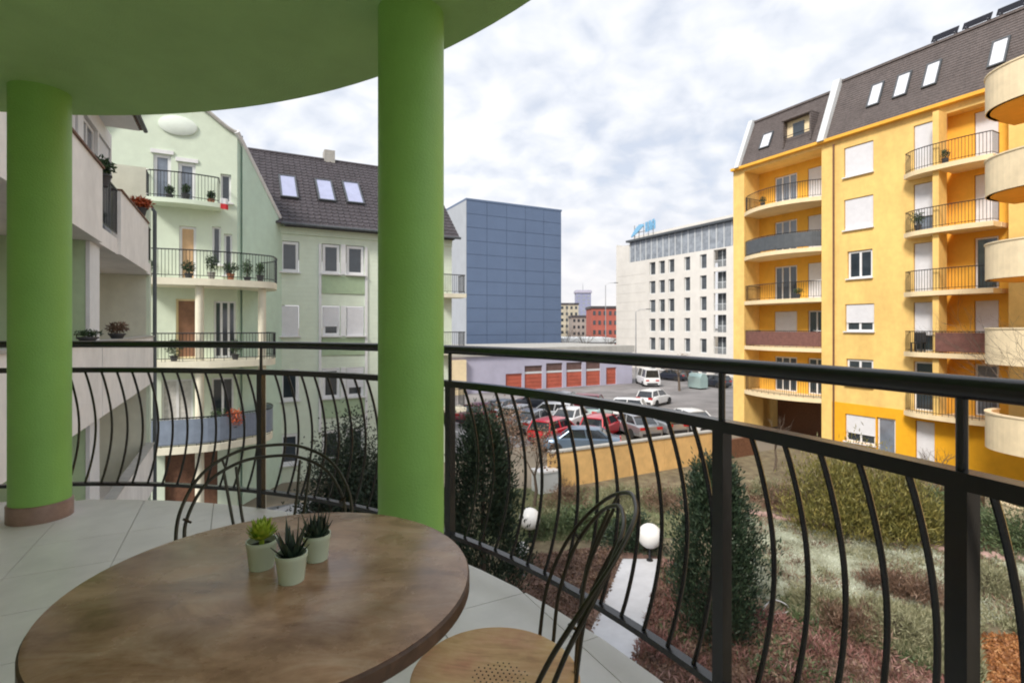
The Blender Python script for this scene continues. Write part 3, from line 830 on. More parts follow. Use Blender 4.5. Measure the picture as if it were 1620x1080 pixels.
MB().tube([(UR + 0.1, YF - 0.50, 5.78), (UE + 0.3, YF - 0.50, 5.78)], 0.065, 8).ob('gutter', M['dark_panel'], rf, True)
MB().box(5.2, 5.75, yr - 0.2, yr + 0.5, zr - 0.5, zr + 0.55).ob('chimney', M['concrete'], rf)
# gable roof running back
b = MB(); m_ = 24
for k in range(m_):
    a, c = UL + (UK + 0.2 - UL) * k / m_, UL + (UK + 0.2 - UL) * (k + 1) / m_
    b.quad((a, 0.05, gtop(min(a, UK)) - 0.03), (c, 0.05, gtop(min(c, UK)) - 0.03), (c, 8, gtop(min(c, UK)) - 0.03), (a, 8, gtop(min(a, UK)) - 0.03))
b.quad((UK + 0.2, 0.3, 8.6), (UR + 0.2, YF + 0.1, 5.9), (UR + 0.2, 8, 5.9), (UK + 0.2, 8, 8.6))
b.ob('gable_roof', M['roof_grey'], gr)
def skylight(root, parent, p, ux, upv, w, h, glassm='glass_pale'):
    """roof window lying on a slope: p lower left corner, ux unit along the eave, upv unit up the slope"""
    nrm = ux.cross(upv).normalized(); 
    if nrm.z < 0: nrm = -nrm
    def q(a, c, d): v = p + ux * a + upv * c + nrm * d; return (v.x, v.y, v.z)
    b = MB()
    def bx(a0, a1, c0, c1, d0, d1_):
        i = len(b.v); b.v += [q(a0, c0, d0), q(a1, c0, d0), q(a1, c1, d0), q(a0, c1, d0), q(a0, c0, d1_), q(a1, c0, d1_), q(a1, c1, d1_), q(a0, c1, d1_)]
        for f in ((0, 3, 2, 1), (4, 5, 6, 7), (0, 1, 5, 4), (1, 2, 6, 5), (2, 3, 7, 6), (3, 0, 4, 7)): b.f.append(tuple(i + x for x in f))
    t = 0.07
    bx(0, w, 0, t, 0, .12); bx(0, w, h - t, h, 0, .12); bx(0, t, t, h - t, .002, .118); bx(w - t, w, t, h - t, .002, .118)
    o = b.ob('skylight', M['dark_panel'], root)
    b = MB(); v = b.v
    b.poly([q(t, t, .09), q(w - t, t, .09), q(w - t, h - t, .09), q(t, h - t, .09)])
    b.ob('pane', M[glassm], o)
    return o
sl = Vector((0, 4.9, 4.55)).normalized()
M['skyglass_white'] = mat('skylight_sheen_blind_white', (0.66, 0.68, 0.74), 0.25, 0.06, 2, spec=0.8)  # bright sky reflection painted into the pane colour along with the blind
M['skyglass'] = mat('skylight_sheen_blind', (0.36, 0.39, 0.56), 0.25, 0.08, 2, spec=0.8)  # lavender sky reflection and roller blind together in one pane colour
def on_roof(px, py):                                     # where the photograph's pixel meets the roof slope
    lo, hi = -0.4, 5.0
    for _ in range(40):
        m = (lo + hi) / 2; u, z = G.hit(px, py, YF + m)
        if z > 5.83 + (m + 0.42) * 4.55 / 4.9: lo = m
        else: hi = m
    u, z = G.hit(px, py, YF + lo); return Vector((u, YF + lo, 5.83 + (lo + 0.42) * 4.55 / 4.9))
for px0, px1, py0, py1 in ((444, 472, 313, 279), (504, 531, 318, 286), (549, 576, 322, 290)):
    p = on_roof(px0, py0); p2 = on_roof(px1, py0); p3 = on_roof(px0, py1)
    skylight(gr, None, p, Vector((1, 0, 0)), sl, p2.x - p.x, (p3 - p).length, 'skyglass')
# narrow balconies on the far corner of the house, showing right of the column
for z in (0.0, 2.9, 5.8 - 2.9 * 3):
    balcony(gr, arc_outline(9.9, 11.35, 0.9, 0.0, 4), z, 0.2, YF, 'pale_cream', h=0.95, step=0.1)

# ================================================================== yellow apartment house on the right
Yb = Frame('yellow_apartment_house', 17.7, 30.0, D - PI / 2, 'yellow apartment house with dark mansard roof, bowed balconies and white shutters', 'building')
yr_ = Yb.root
EAVE = 11.62; UA, UB, UC, UD = -6.0, -5.15, 0.0, 0.62    # left pier, loggia, right pier
U4, UEND = 4.45, 12.5
# outer piers of the loggia bay
MB().box(UA, UB, 0.0, 1.9, ZG, EAVE).ob('pier', M['yellow'], yr_)
MB().box(UC, UD, 0.0, 1.9, ZG, EAVE).ob('pier', M['yellow'], yr_)
# loggia back wall with its doors
lw = []
for k in (3, 2, 1, 0, -1):
    z = 2.9 * k
    lw += [(-4.0, -2.5, z + 0.03, z + 2.2, ['open', 'open', 'open', 'shut', 'open'][3 - k]), (-1.75, -0.2, z + 0.03, z + 2.2, ['shut', 'shut', 'shut', 'open', 'open'][3 - k])]
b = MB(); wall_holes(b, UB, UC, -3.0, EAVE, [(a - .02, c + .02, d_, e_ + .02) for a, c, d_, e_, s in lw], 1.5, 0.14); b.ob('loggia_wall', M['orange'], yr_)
for a, c, d_, e_, s in lw: window(yr_, a, c, d_, e_, 1.57, s, 1 if s == 'shut' else 2, door=True, glass='glass_pale' if d_ > 5 else 'glass')
MB().box(UB, UC, 3.4, 3.6, ZG, -3.1).ob('passage_wall', M['brown_wood'], yr_)
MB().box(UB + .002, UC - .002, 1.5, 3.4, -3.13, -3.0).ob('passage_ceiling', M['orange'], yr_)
def bow_outline(u0, u1, y0, bulge, n=12):
    return [(u0, y0)] + [(u0 + (u1 - u0) * k / n, -bulge * math.sin(PI * k / n) ** 0.8) for k in range(n + 1)] + [(u1, y0)]
for k, pn, bl in ((3, None, 0.95), (2, 'dark_panel', 0.95), (1, None, 0.55), (0, 'brown_panel', 0.55), (-1, None, 0.75)):
    o = balcony(yr_, bow_outline(UB + 0.01, UC - 0.01, 1.49, bl), 2.9 * k, 0.24, 0, 'cream', h=0.98, step=0.13, panel=pn)
# middle front with one column of windows
rows = [(1.28, 2.72, 9.40, 11.0, 'shut'), (1.28, 2.72, 6.50, 8.15, 'shut'), (1.46, 2.68, 3.84, 5.30, 'open'), (1.34, 2.76, 0.98, 2.42, 'half'), (1.40, 2.72, -1.95, -0.55, 'open')]
front_holes = [(a - .03, c + .03, d_ - .03, e_ + .03) for a, c, d_, e_, s in rows]
shopw = [(1.36, 2.86, -5.0, -3.55), (2.96, 3.80, -5.78, -3.5)]
doors_l = [(4.62, 5.55, 2.9 * k + 0.03, 2.9 * k + 2.4) for k in (3, 2, 1, 0, -1)] + [(4.72, 5.48, -5.78, -3.4)]
b = MB(); wall_holes(b, UD, U4 + 1.27, -2.95, EAVE, front_holes + [(q[0] - .02, q[1] + .02, q[2], q[3] + .02) for q in doors_l[:5]], 0.0, 0.17); b.ob('front_wall', M['yellow'], yr_)
b = MB(); wall_holes(b, UD, UEND, ZG, -2.952, [(q[0] - .02, q[1] + .02, q[2], q[3] + .02) for q in shopw + doors_l[5:]], -0.05, 0.22)
b.box(UD, UEND, -0.05, -0.001, -2.952, -2.95); b.ob('plinth_wall', mat('saffron_render', (0.80, 0.40, 0.012), 0.85, 0.05, 3, bump=0.2, stain=0.1), yr_)
for a, c, d_, e_, s in rows: window(yr_, a, c, d_, e_, 0.09, s, 1, fw=0.09)
window(yr_, *shopw[0], 0.05, 'half', 1, fw=0.08); window(yr_, *shopw[1], 0.05, 'open', 0, door=True, glass='glass_pale')
for i, q in enumerate(doors_l):
    window(yr_, *q, 0.09 if i < 5 else 0.05, ['shut', 'half', 'shut', 'half', 'open', 'shut'][i], 0, door=True, glass='glass_pale' if i == 1 else 'glass')
# recessed bay on the right of the fin, with its own doors
UF0, UF1 = 5.72, 5.97
MB().box(UF0, UF1, -0.75, 0.0, -2.9, EAVE - 0.35).ob('fin', M['yellow'], yr_)
dr = [(6.78, 7.62, 2.9 * k + 0.03, 2.9 * k + 2.4) for k in (3, 2, 1, 0, -1)]
b = MB(); wall_holes(b, UF0 + 0.001, 8.2, -2.95, EAVE, [(q[0] - .02, q[1] + .02, q[2], q[3] + .02) for q in dr], 0.65, 0.15)
b.quad((8.2, 0, -2.95), (8.2, 0.65, -2.95), (8.2, 0.65, EAVE), (8.2, 0, EAVE)); b.quad((UF0, 0, -2.95), (UF0, 0.65, -2.95), (UF0, 0.65, EAVE), (UF0, 0, EAVE))
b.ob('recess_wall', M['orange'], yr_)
for i, q in enumerate(dr): window(yr_, *q, 0.74, ['shut', 'shut', 'open', 'half', 'open'][i], 0, door=True, glass=['glass_pale', 'glass_pale', 'glass', 'glass_pale', 'glass_pale'][i])
b = MB(); b.quad((8.2, 0, -2.95), (UEND, 0, -2.95), (UEND, 0, EAVE), (8.2, 0, EAVE)); b.ob('front_wall', M['yellow'], yr_)
for k in (3, 2, 1, 0, -1):
    z = 2.9 * k
    o = [(4.38, 0.0)] + [tuple(p[:2]) for p in catmull([(4.38, -0.45, 0), (5.0, -0.85, 0), (5.9, -0.98, 0), (7.0, -0.95, 0), (7.95, -0.75, 0)], 5)] + [(7.95, 0.60), (UF1 + .01, 0.60), (UF1 + .01, 0.0)]
    balcony(yr_, o[:-3] + [(7.95, 0.0)], z, 0.22, 0, 'cream', h=1.0, step=0.12, panel='brown_panel' if k == 0 else None, pfrom=5.9)
    MB().box(UF1 + .003, 7.97, 0.003, 0.64, z - 0.2, z - 0.001).ob('recess_floor', M['cream'], yr_)
MB().tube([(0.72, -0.07, ZG), (0.72, -0.07, EAVE - 0.2)], 0.05, 8).ob('rain_pipe', M['brown_wood'], yr_, True)
MB().box(UA, UEND, -0.30, 0.02, EAVE, EAVE + 0.16).ob('cornice', M['orange'], yr_)
MB().box(UA, UEND, 11, 11.2, ZG, EAVE).ob('rear_wall', M['yellow'], yr_)
MB().box(UA, UA + 0.2, 1.92, 11, ZG, EAVE).ob('side_wall', M['yellow'], yr_)
MB().box(UB + .002, UC - .002, -0.02, 1.498, EAVE - 0.18, EAVE - 0.002).ob('loggia_ceiling', M['yellow'], yr_)
MB().box(UF0 + .003, 8.198, 0.003, 0.648, EAVE - 0.36, EAVE - 0.002).ob('recess_ceiling', M['yellow'], yr_)
# mansard in stepped courses
def mansard(u0, u1, H_, Wd, name='mansard_roof'):
    b = MB(); nC = 24
    for k in range(nC):
        y0, y1 = -0.15 + Wd * k / nC, -0.15 + Wd * (k + 1) / nC; z0, z1 = EAVE + 0.16 + H_ * k / nC, EAVE + 0.16 + H_ * (k + 1) / nC
        b.quad((u0, y0 - 0.02, z0), (u1, y0 - 0.02, z0), (u1, y1, z1), (u0, y1, z1))
        b.quad((u0, y0, z0), (u1, y0, z0), (u1, y0 - 0.02, z0), (u0, y0 - 0.02, z0))
    zt = EAVE + 0.16 + H_; yt = -0.15 + Wd
    b.quad((u0, yt, zt), (u1, yt, zt), (u1, 11.2, zt + 0.3), (u0, 11.2, zt + 0.3))
    b.quad((u0, 11.2, EAVE), (u0, 11.2, zt + .3), (u0, yt, zt), (u0, -0.15, EAVE + .16)); b.quad((u1, -0.15, EAVE + .16), (u1, yt, zt), (u1, 11.2, zt + .3), (u1, 11.2, EAVE))
    o = b.ob(name, M['mansard'], yr_)
    MB().box(u0, u1, yt - 0.10, yt + 0.10, zt - 0.02, zt + 0.10).ob('roof_trim', M['mansard'], o)
    return o
mansard(-5.3, -0.05, 3.15, 1.42); mansard(0.35, UEND, 3.6, 1.60)
def firewall(u0, u1, H_, Wd):
    b = MB()
    for u in (u0, u1): pass
    pr = [(-0.42, EAVE + 0.1), (-0.42 + Wd, EAVE + 0.28 + H_), (Wd + 1.0, EAVE + 0.4 + H_), (Wd + 1.0, EAVE + 0.1)]
    i = len(b.v); b.v += [(u0, y, z) for y, z in pr] + [(u1, y, z) for y, z in pr]
    b.f += [(0, 1, 2, 3), (7, 6, 5, 4), (0, 4, 5, 1), (1, 5, 6, 2), (2, 6, 7, 3), (3, 7, 4, 0)]
    b.ob('fire_wall', M['pale_panel'], yr_)
firewall(-0.04, 0.34, 3.65, 1.62); firewall(-5.62, -5.31, 3.2, 1.45)
def on_slope(px, py, H_, Wd):
    lo, hi = -0.2, Wd
    for _ in range(40):
        m = (lo + hi) / 2; u, z = Yb.hit(px, py, m)
        if z > EAVE + 0.16 + (m + 0.15) * H_ / Wd: lo = m
        else: hi = m
    u, z = Yb.hit(px, py, lo); return Vector((u, lo, EAVE + 0.16 + (lo + 0.15) * H_ / Wd))
slY = Vector((0, 1.60, 3.6)).normalized(); slL = Vector((0, 1.42, 3.15)).normalized()
for x0, y0, x1, y1 in ((1371, 172, 1396, 134), (1412, 158, 1440, 120), (1458, 142, 1488, 100), (1562, 110, 1598, 66)):
    p = on_slope(x0, y0, 3.6, 1.6); p2 = on_slope(x1, y0 - (x1 - x0) * .33, 3.6, 1.6)
    skylight(yr_, None, p, Vector((1, 0, 0)), slY, p2.x - p.x - 0.15, 1.45, 'skyglass_white')
p = on_slope(1201, 238, 3.15, 1.42); skylight(yr_, None, p, Vector((1, 0, 0)), slL, 0.75, 1.15, 'skyglass_white')
# roof terrace cut into the left mansard
tu0, tu1 = Yb.hit(1238, 240)[0], Yb.hit(1284, 230)[0]
d = MB()
d.box(tu0, tu0 + .10, -0.06, 1.3, EAVE + 0.5, EAVE + 2.1).box(tu1 - .10, tu1, -0.06, 1.3, EAVE + 0.5, EAVE + 2.1).box(tu0, tu1, -0.10, 1.32, EAVE + 2.102, EAVE + 2.22)
dm = d.ob('dormer', M['mansard'], yr_)
MB().box(tu0 + .102, tu1 - .102, 0.30, 0.34, EAVE + 0.55, EAVE + 2.098).ob('dormer_wall', M['cream'], dm)
MB().box(tu0 + .5, tu0 + 1.2, 0.26, 0.298, EAVE + 0.62, EAVE + 1.9).ob('door', M['glass'], dm)
MB().tube([(tu0 + .1, -0.04, EAVE + 1.15), (tu1 - .1, -0.04, EAVE + 1.15)], 0.02, 6).ob('railing', M['black_metal'], dm)
# solar panels along the roof edge, tilted
for k in range(5):
    u0 = Yb.hit(1481, 60, 1.9)[0] + k * 1.28
    b = MB(); zt = EAVE + 3.80
    P = [(u0, 1.38, zt + 0.10), (u0 + 1.1, 1.38, zt + 0.10), (u0 + 1.1, 1.58, zt + 0.44), (u0, 1.58, zt + 0.44)]
    i = 0; b.v += P + [(x, y, z + 0.05) for x, y, z in P]
    b.f += [(0, 3, 2, 1), (4, 5, 6, 7), (0, 1, 5, 4), (1, 2, 6, 5), (2, 3, 7, 6), (3, 0, 4, 7)]
    o = b.ob('solar_panel', mat('solar_cells', (0.012, 0.013, 0.02), 0.6, 0.2, 3, spec=0.2), None)
    tag(o, f"{['leftmost', 'second', 'third', 'fourth', 'rightmost'][k]} dark solar panel of the row on the yellow house roof", 'solar panel', 'solar panels on the yellow house')
    o.location = (Yb.ox, Yb.oy, 0); o.rotation_euler = (0, 0, Yb.th)
    MB().box(u0 + .1, u0 + .16, 1.62, 1.67, zt - 0.05, zt + 0.46).box(u0 + .94, u0 + 1.0, 1.62, 1.67, zt - .05, zt + .46).box(u0 + .1, u0 + .16, 1.4, 1.45, zt - .05, zt + 0.2).box(u0 + .94, u0 + 1.0, 1.4, 1.45, zt - .05, zt + 0.2).ob('bracket', M['rim'], o)

# ================================================================== nearer house on the far right: rounded beige balconies
Bb = Frame('corner_apartment_house', 20.6, 15.5, D - PI / 2, 'corner house with stacked rounded beige balconies at the right edge', 'building')
br = Bb.root
MB().box(-2.1, 6.5, 0.0, 0.3, ZG, 13.5).ob('front_wall', M['yellow'], br)
MB().box(-2.1, -1.8, 0.302, 8, ZG, 13.5).ob('side_wall', M['yellow'], br)
cu = Bb.hit(1553, 300, -2.2)[0]
bal_out = [(cu + 0.15, 0.0)] + [tuple(p[:2]) for p in catmull([(cu, -1.1, 0), (cu + 0.05, -2.0, 0), (cu + 0.55, -2.75, 0), (cu + 1.5, -3.15, 0), (cu + 2.8, -3.2, 0), (cu + 4.0, -2.6, 0), (cu + 4.6, -1.2, 0)], 5)] + [(cu + 4.6, 0.0)]
for k in (3, 2, 1, 0, -1, -2):
    z = 2.9 * k + 0.15
    s = MB().prism(bal_out, z - 0.22, z).ob('balcony', M['orange'], br)
    pb = MB(); pb.strip(bal_out[1:-1], 0.10, 0.03, z - 0.22, z + 0.98); pb.ob('parapet', M['beige'], s, True)
    pb = MB(); pb.strip(bal_out[1:-1], 0.13, 0.06, z + 0.982, z + 1.03); pb.ob('coping', M['beige'], s, True)
    if k > -2:
        pb = MB().lathe([(0.12, 0), (0.12, 0.06), (0.06, 0.09)], n=14).ob('bulkhead_lamp', M['globe'], s, True); pb.location = (cu + 2.2, -1.6, z - 0.31)
MB().box(cu + 0.9, cu + 1.9, -0.02, 0.0, -5.7, -3.6).ob('door', M['white'], br)

# ================================================================== slate-blue clad block
Kb = Frame('blue_block', *( (738 - 810) / FOCAL * 76, 76), D, 'tall windowless slate-blue clad block', 'building')
kr = Kb.root
ku1 = Kb.hit(888)[0]; KT = EYE + 202 * 76 / FOCAL
MB().box(0, ku1, 0.05, 30, ZG, KT - 0.1).ob('core', M['blue_joint'], kr)
nr, ncol = 13, 5
for j in range(nr):
    for i in range(ncol):
        a, c = ku1 * i / ncol + 0.03, ku1 * (i + 1) / ncol - 0.03
        z0, z1 = ZG + (KT - ZG) * j / nr + 0.03, ZG + (KT - ZG) * (j + 1) / nr - 0.03
        MB().box(a, c, random.uniform(-0.012, 0.0), 0.05, z0, z1).ob('panel', M['blue_panel'], kr)
MB().box(-0.05, -0.002, 0.0, 30, ZG, KT).ob('side_cladding', mat('grey_side_cladding', (0.36, 0.39, 0.43), 0.6, 0.05, 0.5), kr)
MB().box(-0.08, ku1 + 0.08, -0.06, 30.1, KT - 0.02, KT + 0.25).ob('parapet_cap', M['blue_panel'], kr)

# ================================================================== low garage block with red doors
Ab = Frame('garage_block', *((700 - 810) / FOCAL * 54, 54.0), D, 'low lavender-grey garage block with a row of red doors', 'building')
ar_ = Ab.root
au1 = Ab.hit(1000)[0]
gd = []
for x0, x1, zz in ((800, 826, -3.9), (830, 858, -3.1), (864, 890, -2.9), (896, 921, -2.9), (927, 950, -2.9), (959, 975, -3.7)):
    gd.append((Ab.hit(x0)[0], Ab.hit(x1)[0], ZG + 0.05, zz))
b = MB(); wall_holes(b, -6, au1, ZG, -1.9, gd, 0.0, 0.25); b.ob('wall', M['lavender'], ar_)
MB().box(au1 - 0.3, au1, 0.01, 14, ZG, -1.9).ob('side_wall', M['lavender'], ar_)
MB().box(-6.2, au1 + 0.2, -0.25, 14, -1.898, -1.05).ob('roof_slab', M['concrete'], ar_)
MB().box(-6.0, Ab.hit(735)[0], -0.5, -0.01, ZG, -2.2).ob('annex_wall', M['cream'], ar_)
for a, c, z0, z1 in gd:
    zm = z0 + 1.75 if z1 - z0 > 2.5 else z1
    o = MB().box(a, c, 0.14, 0.2, z0, min(zm, z1 - .02)).ob('garage_door', M['garage_red'], ar_)
    b = MB()
    for q in range(1, 4): b.box(a + .05, c - .05, 0.11, 0.139, z0 + q * .43 - .03, z0 + q * .43 + .03)
    b.ob('door_rib', M['garage_red'], o)
    if zm < z1: MB().box(a, c, 0.15, 0.2, zm + 0.22, z1).ob('transom', M['garage_dark'], ar_); MB().box(a, c, 0.10, 0.2, zm + .001, zm + 0.219).ob('lintel', M['pale_panel'], ar_)

# ================================================================== white office block with blue sign
ox = (1157 - 810) / FOCAL * 74
Ob = Frame('office_block', ox, 74.0, D - PI / 2, 'white office block with grid of narrow windows and glazed top storey', 'building')
orr = Ob.root
ou0 = Ob.hit(975)[0]; OT = EYE + (518 - 352) * 74 / FOCAL
TG0, TG1 = EYE + (518 - 389) * 74 / FOCAL, EYE + (518 - 349) * 74 / FOCAL
wn = []
for j in range(7):
    zt = EYE + (518 - 400) * 75.5 / FOCAL - j * 3.15 + 0.2
    for x0, x1 in ((1028, 1036), (1043, 1051), (1058, 1066), (1083, 1091), (1108, 1117)):
        wn.append((Ob.hit(x0 - .8)[0], Ob.hit(x1 + .8)[0], zt - 2.15, zt))
lg = []
for j in range(7):
    zt = EYE + (518 - 396) * 75.5 / FOCAL - j * 3.15 + 0.2
    lg.append((Ob.hit(1129)[0], Ob.hit(1149)[0], zt - 2.55, zt))
b = MB(); wall_holes(b, ou0, 6.0, ZG, TG0, wn + lg, 0.0, 0.35); b.ob('front_wall', M['office_white'], orr)
for a, c, z0, z1 in wn:
    w = MB().box(a, c, 0.3, 0.36, z0, z1).ob('window', mat('office_window', (0.085, 0.095, 0.105), 0.15, 0.5, 0.35, spec=0.7), orr)
    MB().box(a, a + .12, 0.24, 0.299, z0, z1).box(a + .122, c, 0.24, 0.299, z0, z0 + .12).ob('frame', M['pale_panel'], w)
for a, c, z0, z1 in lg:
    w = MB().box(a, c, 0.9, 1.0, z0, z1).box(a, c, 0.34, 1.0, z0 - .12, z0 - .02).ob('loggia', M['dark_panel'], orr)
    bb = MB().box(a, c, 0.10, 0.14, z0 + .95, z0 + 1.02); u = a + .1
    while u < c: bb.box(u, u + .05, .11, .13, z0, z0 + .95); u += .25
    bb.ob('railing', M['pale_panel'], w)
    MB().box(a + .8, a + .9, 0.84, 0.898, z0, z1).ob('frame', M['pale_panel'], w)
# grooves of the stone cladding
b = MB()
for j in range(13):
    z = TG0 - 0.8 - j * 1.575
    b.box(ou0, Ob.hit(1022)[0], -0.03, -0.002, z - 1.5, z - 0.03)
b.ob('stone_course', M['office_white'], orr)
MB().box(ou0, ou0 + 0.3, 0.01, 18, ZG, TG1).ob('end_wall', M['office_white'], orr)
# set-back glazed storey, roof slab
g0 = Ob.hit(995)[0]
MB().box(g0, 6.0, 0.25, 14, TG0 + .002, TG1).ob('glazed_storey', M['office_glass'], orr)
b = MB(); u = g0
while u < 6.0: b.box(u, u + 0.12, 0.16, 0.248, TG0, TG1); u += 1.35
b.ob('mullion', M['pale_panel'], orr)
MB().box(ou0, g0, 0.0, 14, TG0 + .002, TG1 - 0.4).ob('end_block', M['office_white'], orr)
MB().box(g0 - 0.4, 6.3, -0.4, 14.5, TG1 + .002, TG1 + 0.35).ob('roof_slab', M['dark_panel'], orr)
MB().box(g0 + 0.6, 6.0, 0.6, 14, TG1 + .352, TG1 + 1.0).ob('roof_upstand', M['office_white'], orr)
sg = thing('roof_sign', (Ob.ox, Ob.oy, 0), Ob.th, 'blue roof sign with swoosh and lettering on the white office block', 'sign')
su0, su1 = Ob.hit(994)[0], Ob.hit(1036)[0]
zs = TG1 + 0.9
sw = MB(); pts = []
for k in range(13):
    t = k / 12; pts.append((su0 + 0.4 + 3.2 * t, zs + 0.1 + 1.6 * math.sin(t * 1.45), ))
for k in range(12):
    w0, w1 = 0.12 + 0.42 * math.sin(PI * k / 12), 0.12 + 0.42 * math.sin(PI * (k + 1) / 12)
    sw.slab_xz([(pts[k][0], pts[k][1] - w0), (pts[k + 1][0], pts[k + 1][1] - w1), (pts[k + 1][0], pts[k + 1][1] + w1), (pts[k][0], pts[k][1] + w0)], 0.3, 0.45)
sw.ob('swoosh', M['sign_blue'], sg)
lt = MB(); lw_ = (su1 - su0 - 4.2) / 6
for k in range(6):                                       # blurred block letters, strokes only
    x = su0 + 4.0 + k * lw_
    z0 = zs + 0.35 + k * 0.05
    lt.box(x, x + lw_ * .25, .3, .42, z0, z0 + 1.7)
    if k % 2 == 0: lt.box(x + lw_ * .252, x + lw_ * .78, .3, .42, z0 + 1.38, z0 + 1.7).box(x + lw_ * .252, x + lw_ * .78, .3, .42, z0 + .62, z0 + .94)
    else: lt.box(x + lw_ * .252, x + lw_ * .78, .3, .42, z0, z0 + .32)
    if k % 3 != 1: lt.box(x + lw_ * .55, x + lw_ * .79, .301, .419, z0 + .02, z0 + 1.37)
lt.ob('lettering', M['sign_blue'], sg)
fb = MB()
for k in range(5):
    x = su0 + 1 + k * (su1 - su0 - 2) / 4; fb.box(x, x + .12, .46, .58, zs - .55, zs + 2.0)
fb.box(su0 + .8, su1 - .8, .582, .68, zs + .6, zs + .72); fb.ob('sign_frame', M['rim'], sg)

# ================================================================== far away between the blocks
def far_block(name, px0, px1, py, depth, label, wallm, floors, cols, dp=14, capm='roof_grey', win='glass'):
    x0, x1 = (px0 - 810) / FOCAL * depth, (px1 - 810) / FOCAL * depth
    zt = EYE + (HORIZON - py) * depth / FOCAL
    t = thing(name, (x0, depth, ZG), 0, label, 'building')
    w = x1 - x0; h = zt - ZG
    MB().box(0, w, 0, dp, 0, h).ob('wall', wallm, t)
    MB().box(-0.3, w + 0.3, -0.3, dp + .3, h + .003, h + 0.9).ob('roof', M[capm], t)
    for j in range(floors):
        for i in range(cols):
            a = w * (i + 0.25) / cols; c = w * (i + 0.75) / cols
            z0 = h * (j + 0.3) / floors; z1 = h * (j + 0.75) / floors
            MB().box(a, c, -0.06, -0.005, z0, z1).ob('window', M[win], t)
    return t, w, h
far_block('brick_house', 936, 978, 488, 190, 'far red brick house left of the white office block', mat('far_red_brick', (0.36, 0.10, 0.075), 0.85, 0.12, 0.4), 4, 5)
far_block('beige_house', 886, 915, 482, 260, 'far beige block just right of the blue block', mat('far_beige', (0.46, 0.42, 0.33), 0.85, 0.1, 0.3), 6, 4)
far_block('brown_house', 905, 940, 502, 230, 'far brown-grey block in front of the distant tower', mat('far_brown', (0.30, 0.26, 0.24), 0.85, 0.12, 0.3), 4, 5)
t, w, h = far_block('office_tower', 912, 935, 460, 560, 'slim bluish tower with a mast far in the distance', mat('far_tower_haze', (0.26, 0.28, 0.42), 0.4, 0.12, 0.2), 12, 3, 16, 'lavender', 'office_glass')  # blue haze of distance put into the tower's wall colour
MB().tube([(w / 2, 7, h), (w / 2, 7, h + 9)], [0.5, 0.15], 6).ob('mast', M['rim'], t)
MB().box(-1.0, w + 1.0, -1.0, 17, h - 2.2, h - 0.01).ob('crown', M['lavender'], t)
far_block('white_hall', 880, 972, 541, 120, 'low white-roofed hall behind the garages', mat('far_white', (0.6, 0.6, 0.6), 0.8, 0.1, 0.4), 1, 8, 20, 'pale_panel')
far_block('long_grey_house', 610, 900, 512, 330, 'long grey house far behind the blue block', mat('far_grey', (0.38, 0.37, 0.37), 0.85, 0.1, 0.2), 5, 18)
far_block('far_hall', 900, 1160, 522, 420, 'long pale hall along the horizon', mat('far_pale', (0.45, 0.44, 0.43), 0.85, 0.1, 0.2), 2, 20)

# ------------------------------------------------------------------ trees and shrubs
def grow(mb, p, d, L_, r, lev, rnd, tips, spread=0.55):
    n = 4; pts = [p]; q = p.copy(); dd = d.copy()
    for k in range(n):
        dd = (dd + Vector((rnd.gauss(0, .14), rnd.gauss(0, .14), rnd.gauss(0.03, .10)))).normalized(); q = q + dd * (L_ / n); pts.append(q.copy())
    mb.tube(pts, [r * (1 - 0.45 * k / n) for k in range(n + 1)], 5 if lev > 1 else 4, cap=False)
    if lev == 0: tips.append(q); return
    for k in range(rnd.choice((2, 3, 3))):
        a = rnd.uniform(0, 2 * PI); s = rnd.uniform(0.6, 1.2) * spread
        ax = dd.orthogonal().normalized(); ax.rotate(Matrix.Rotation(a, 3, dd))
        nd_ = (dd + ax * s).normalized()
        base = pts[rnd.choice((2, 3, 4))] if k else pts[-1]
        grow(mb, base, nd_, L_ * rnd.uniform(0.62, 0.85), r * 0.56, lev - 1, rnd, tips, spread)
def bare_tree(x, y, h, label, seed, lev=4, group=None, leafm=None, nleaf=0, z=ZG, r0=None):
    rnd = random.Random(seed); t = thing('bare_tree', (x, y, z), rnd.uniform(0, 6), label, 'tree', group)
    tips = []; b = MB()
    r0 = r0 or h * 0.018
    pts = [Vector((0, 0, -0.05)), Vector((rnd.gauss(0, .05), rnd.gauss(0, .05), h * 0.18)), Vector((rnd.gauss(0, .1), rnd.gauss(0, .1), h * 0.34))]
    tr = MB().tube(pts, [r0 * 1.2, r0, r0 * 0.85], 8, cap=False).ob('trunk', M['bark'], t, True)
    for k in range(4):
        a = 2 * PI * k / 4 + rnd.uniform(-.5, .5); s = rnd.uniform(.35, .75)
        grow(b, pts[2] if k else pts[2], Vector((math.cos(a) * s, math.sin(a) * s, 1)).normalized(), h * 0.22, r0 * 0.6, lev - 1, rnd, tips)
    b.ob('crown', M['bark'], t)
    if leafm:
        T = np.array([tuple(v) for v in tips]); P_ = T[RNG.integers(0, len(T), nleaf)] + RNG.normal(size=(nleaf, 3)) * 0.18
        quads_ob('leaves', leaf_quads(P_, 0.10, 0.06, 0.0), leafm, t)
    return t

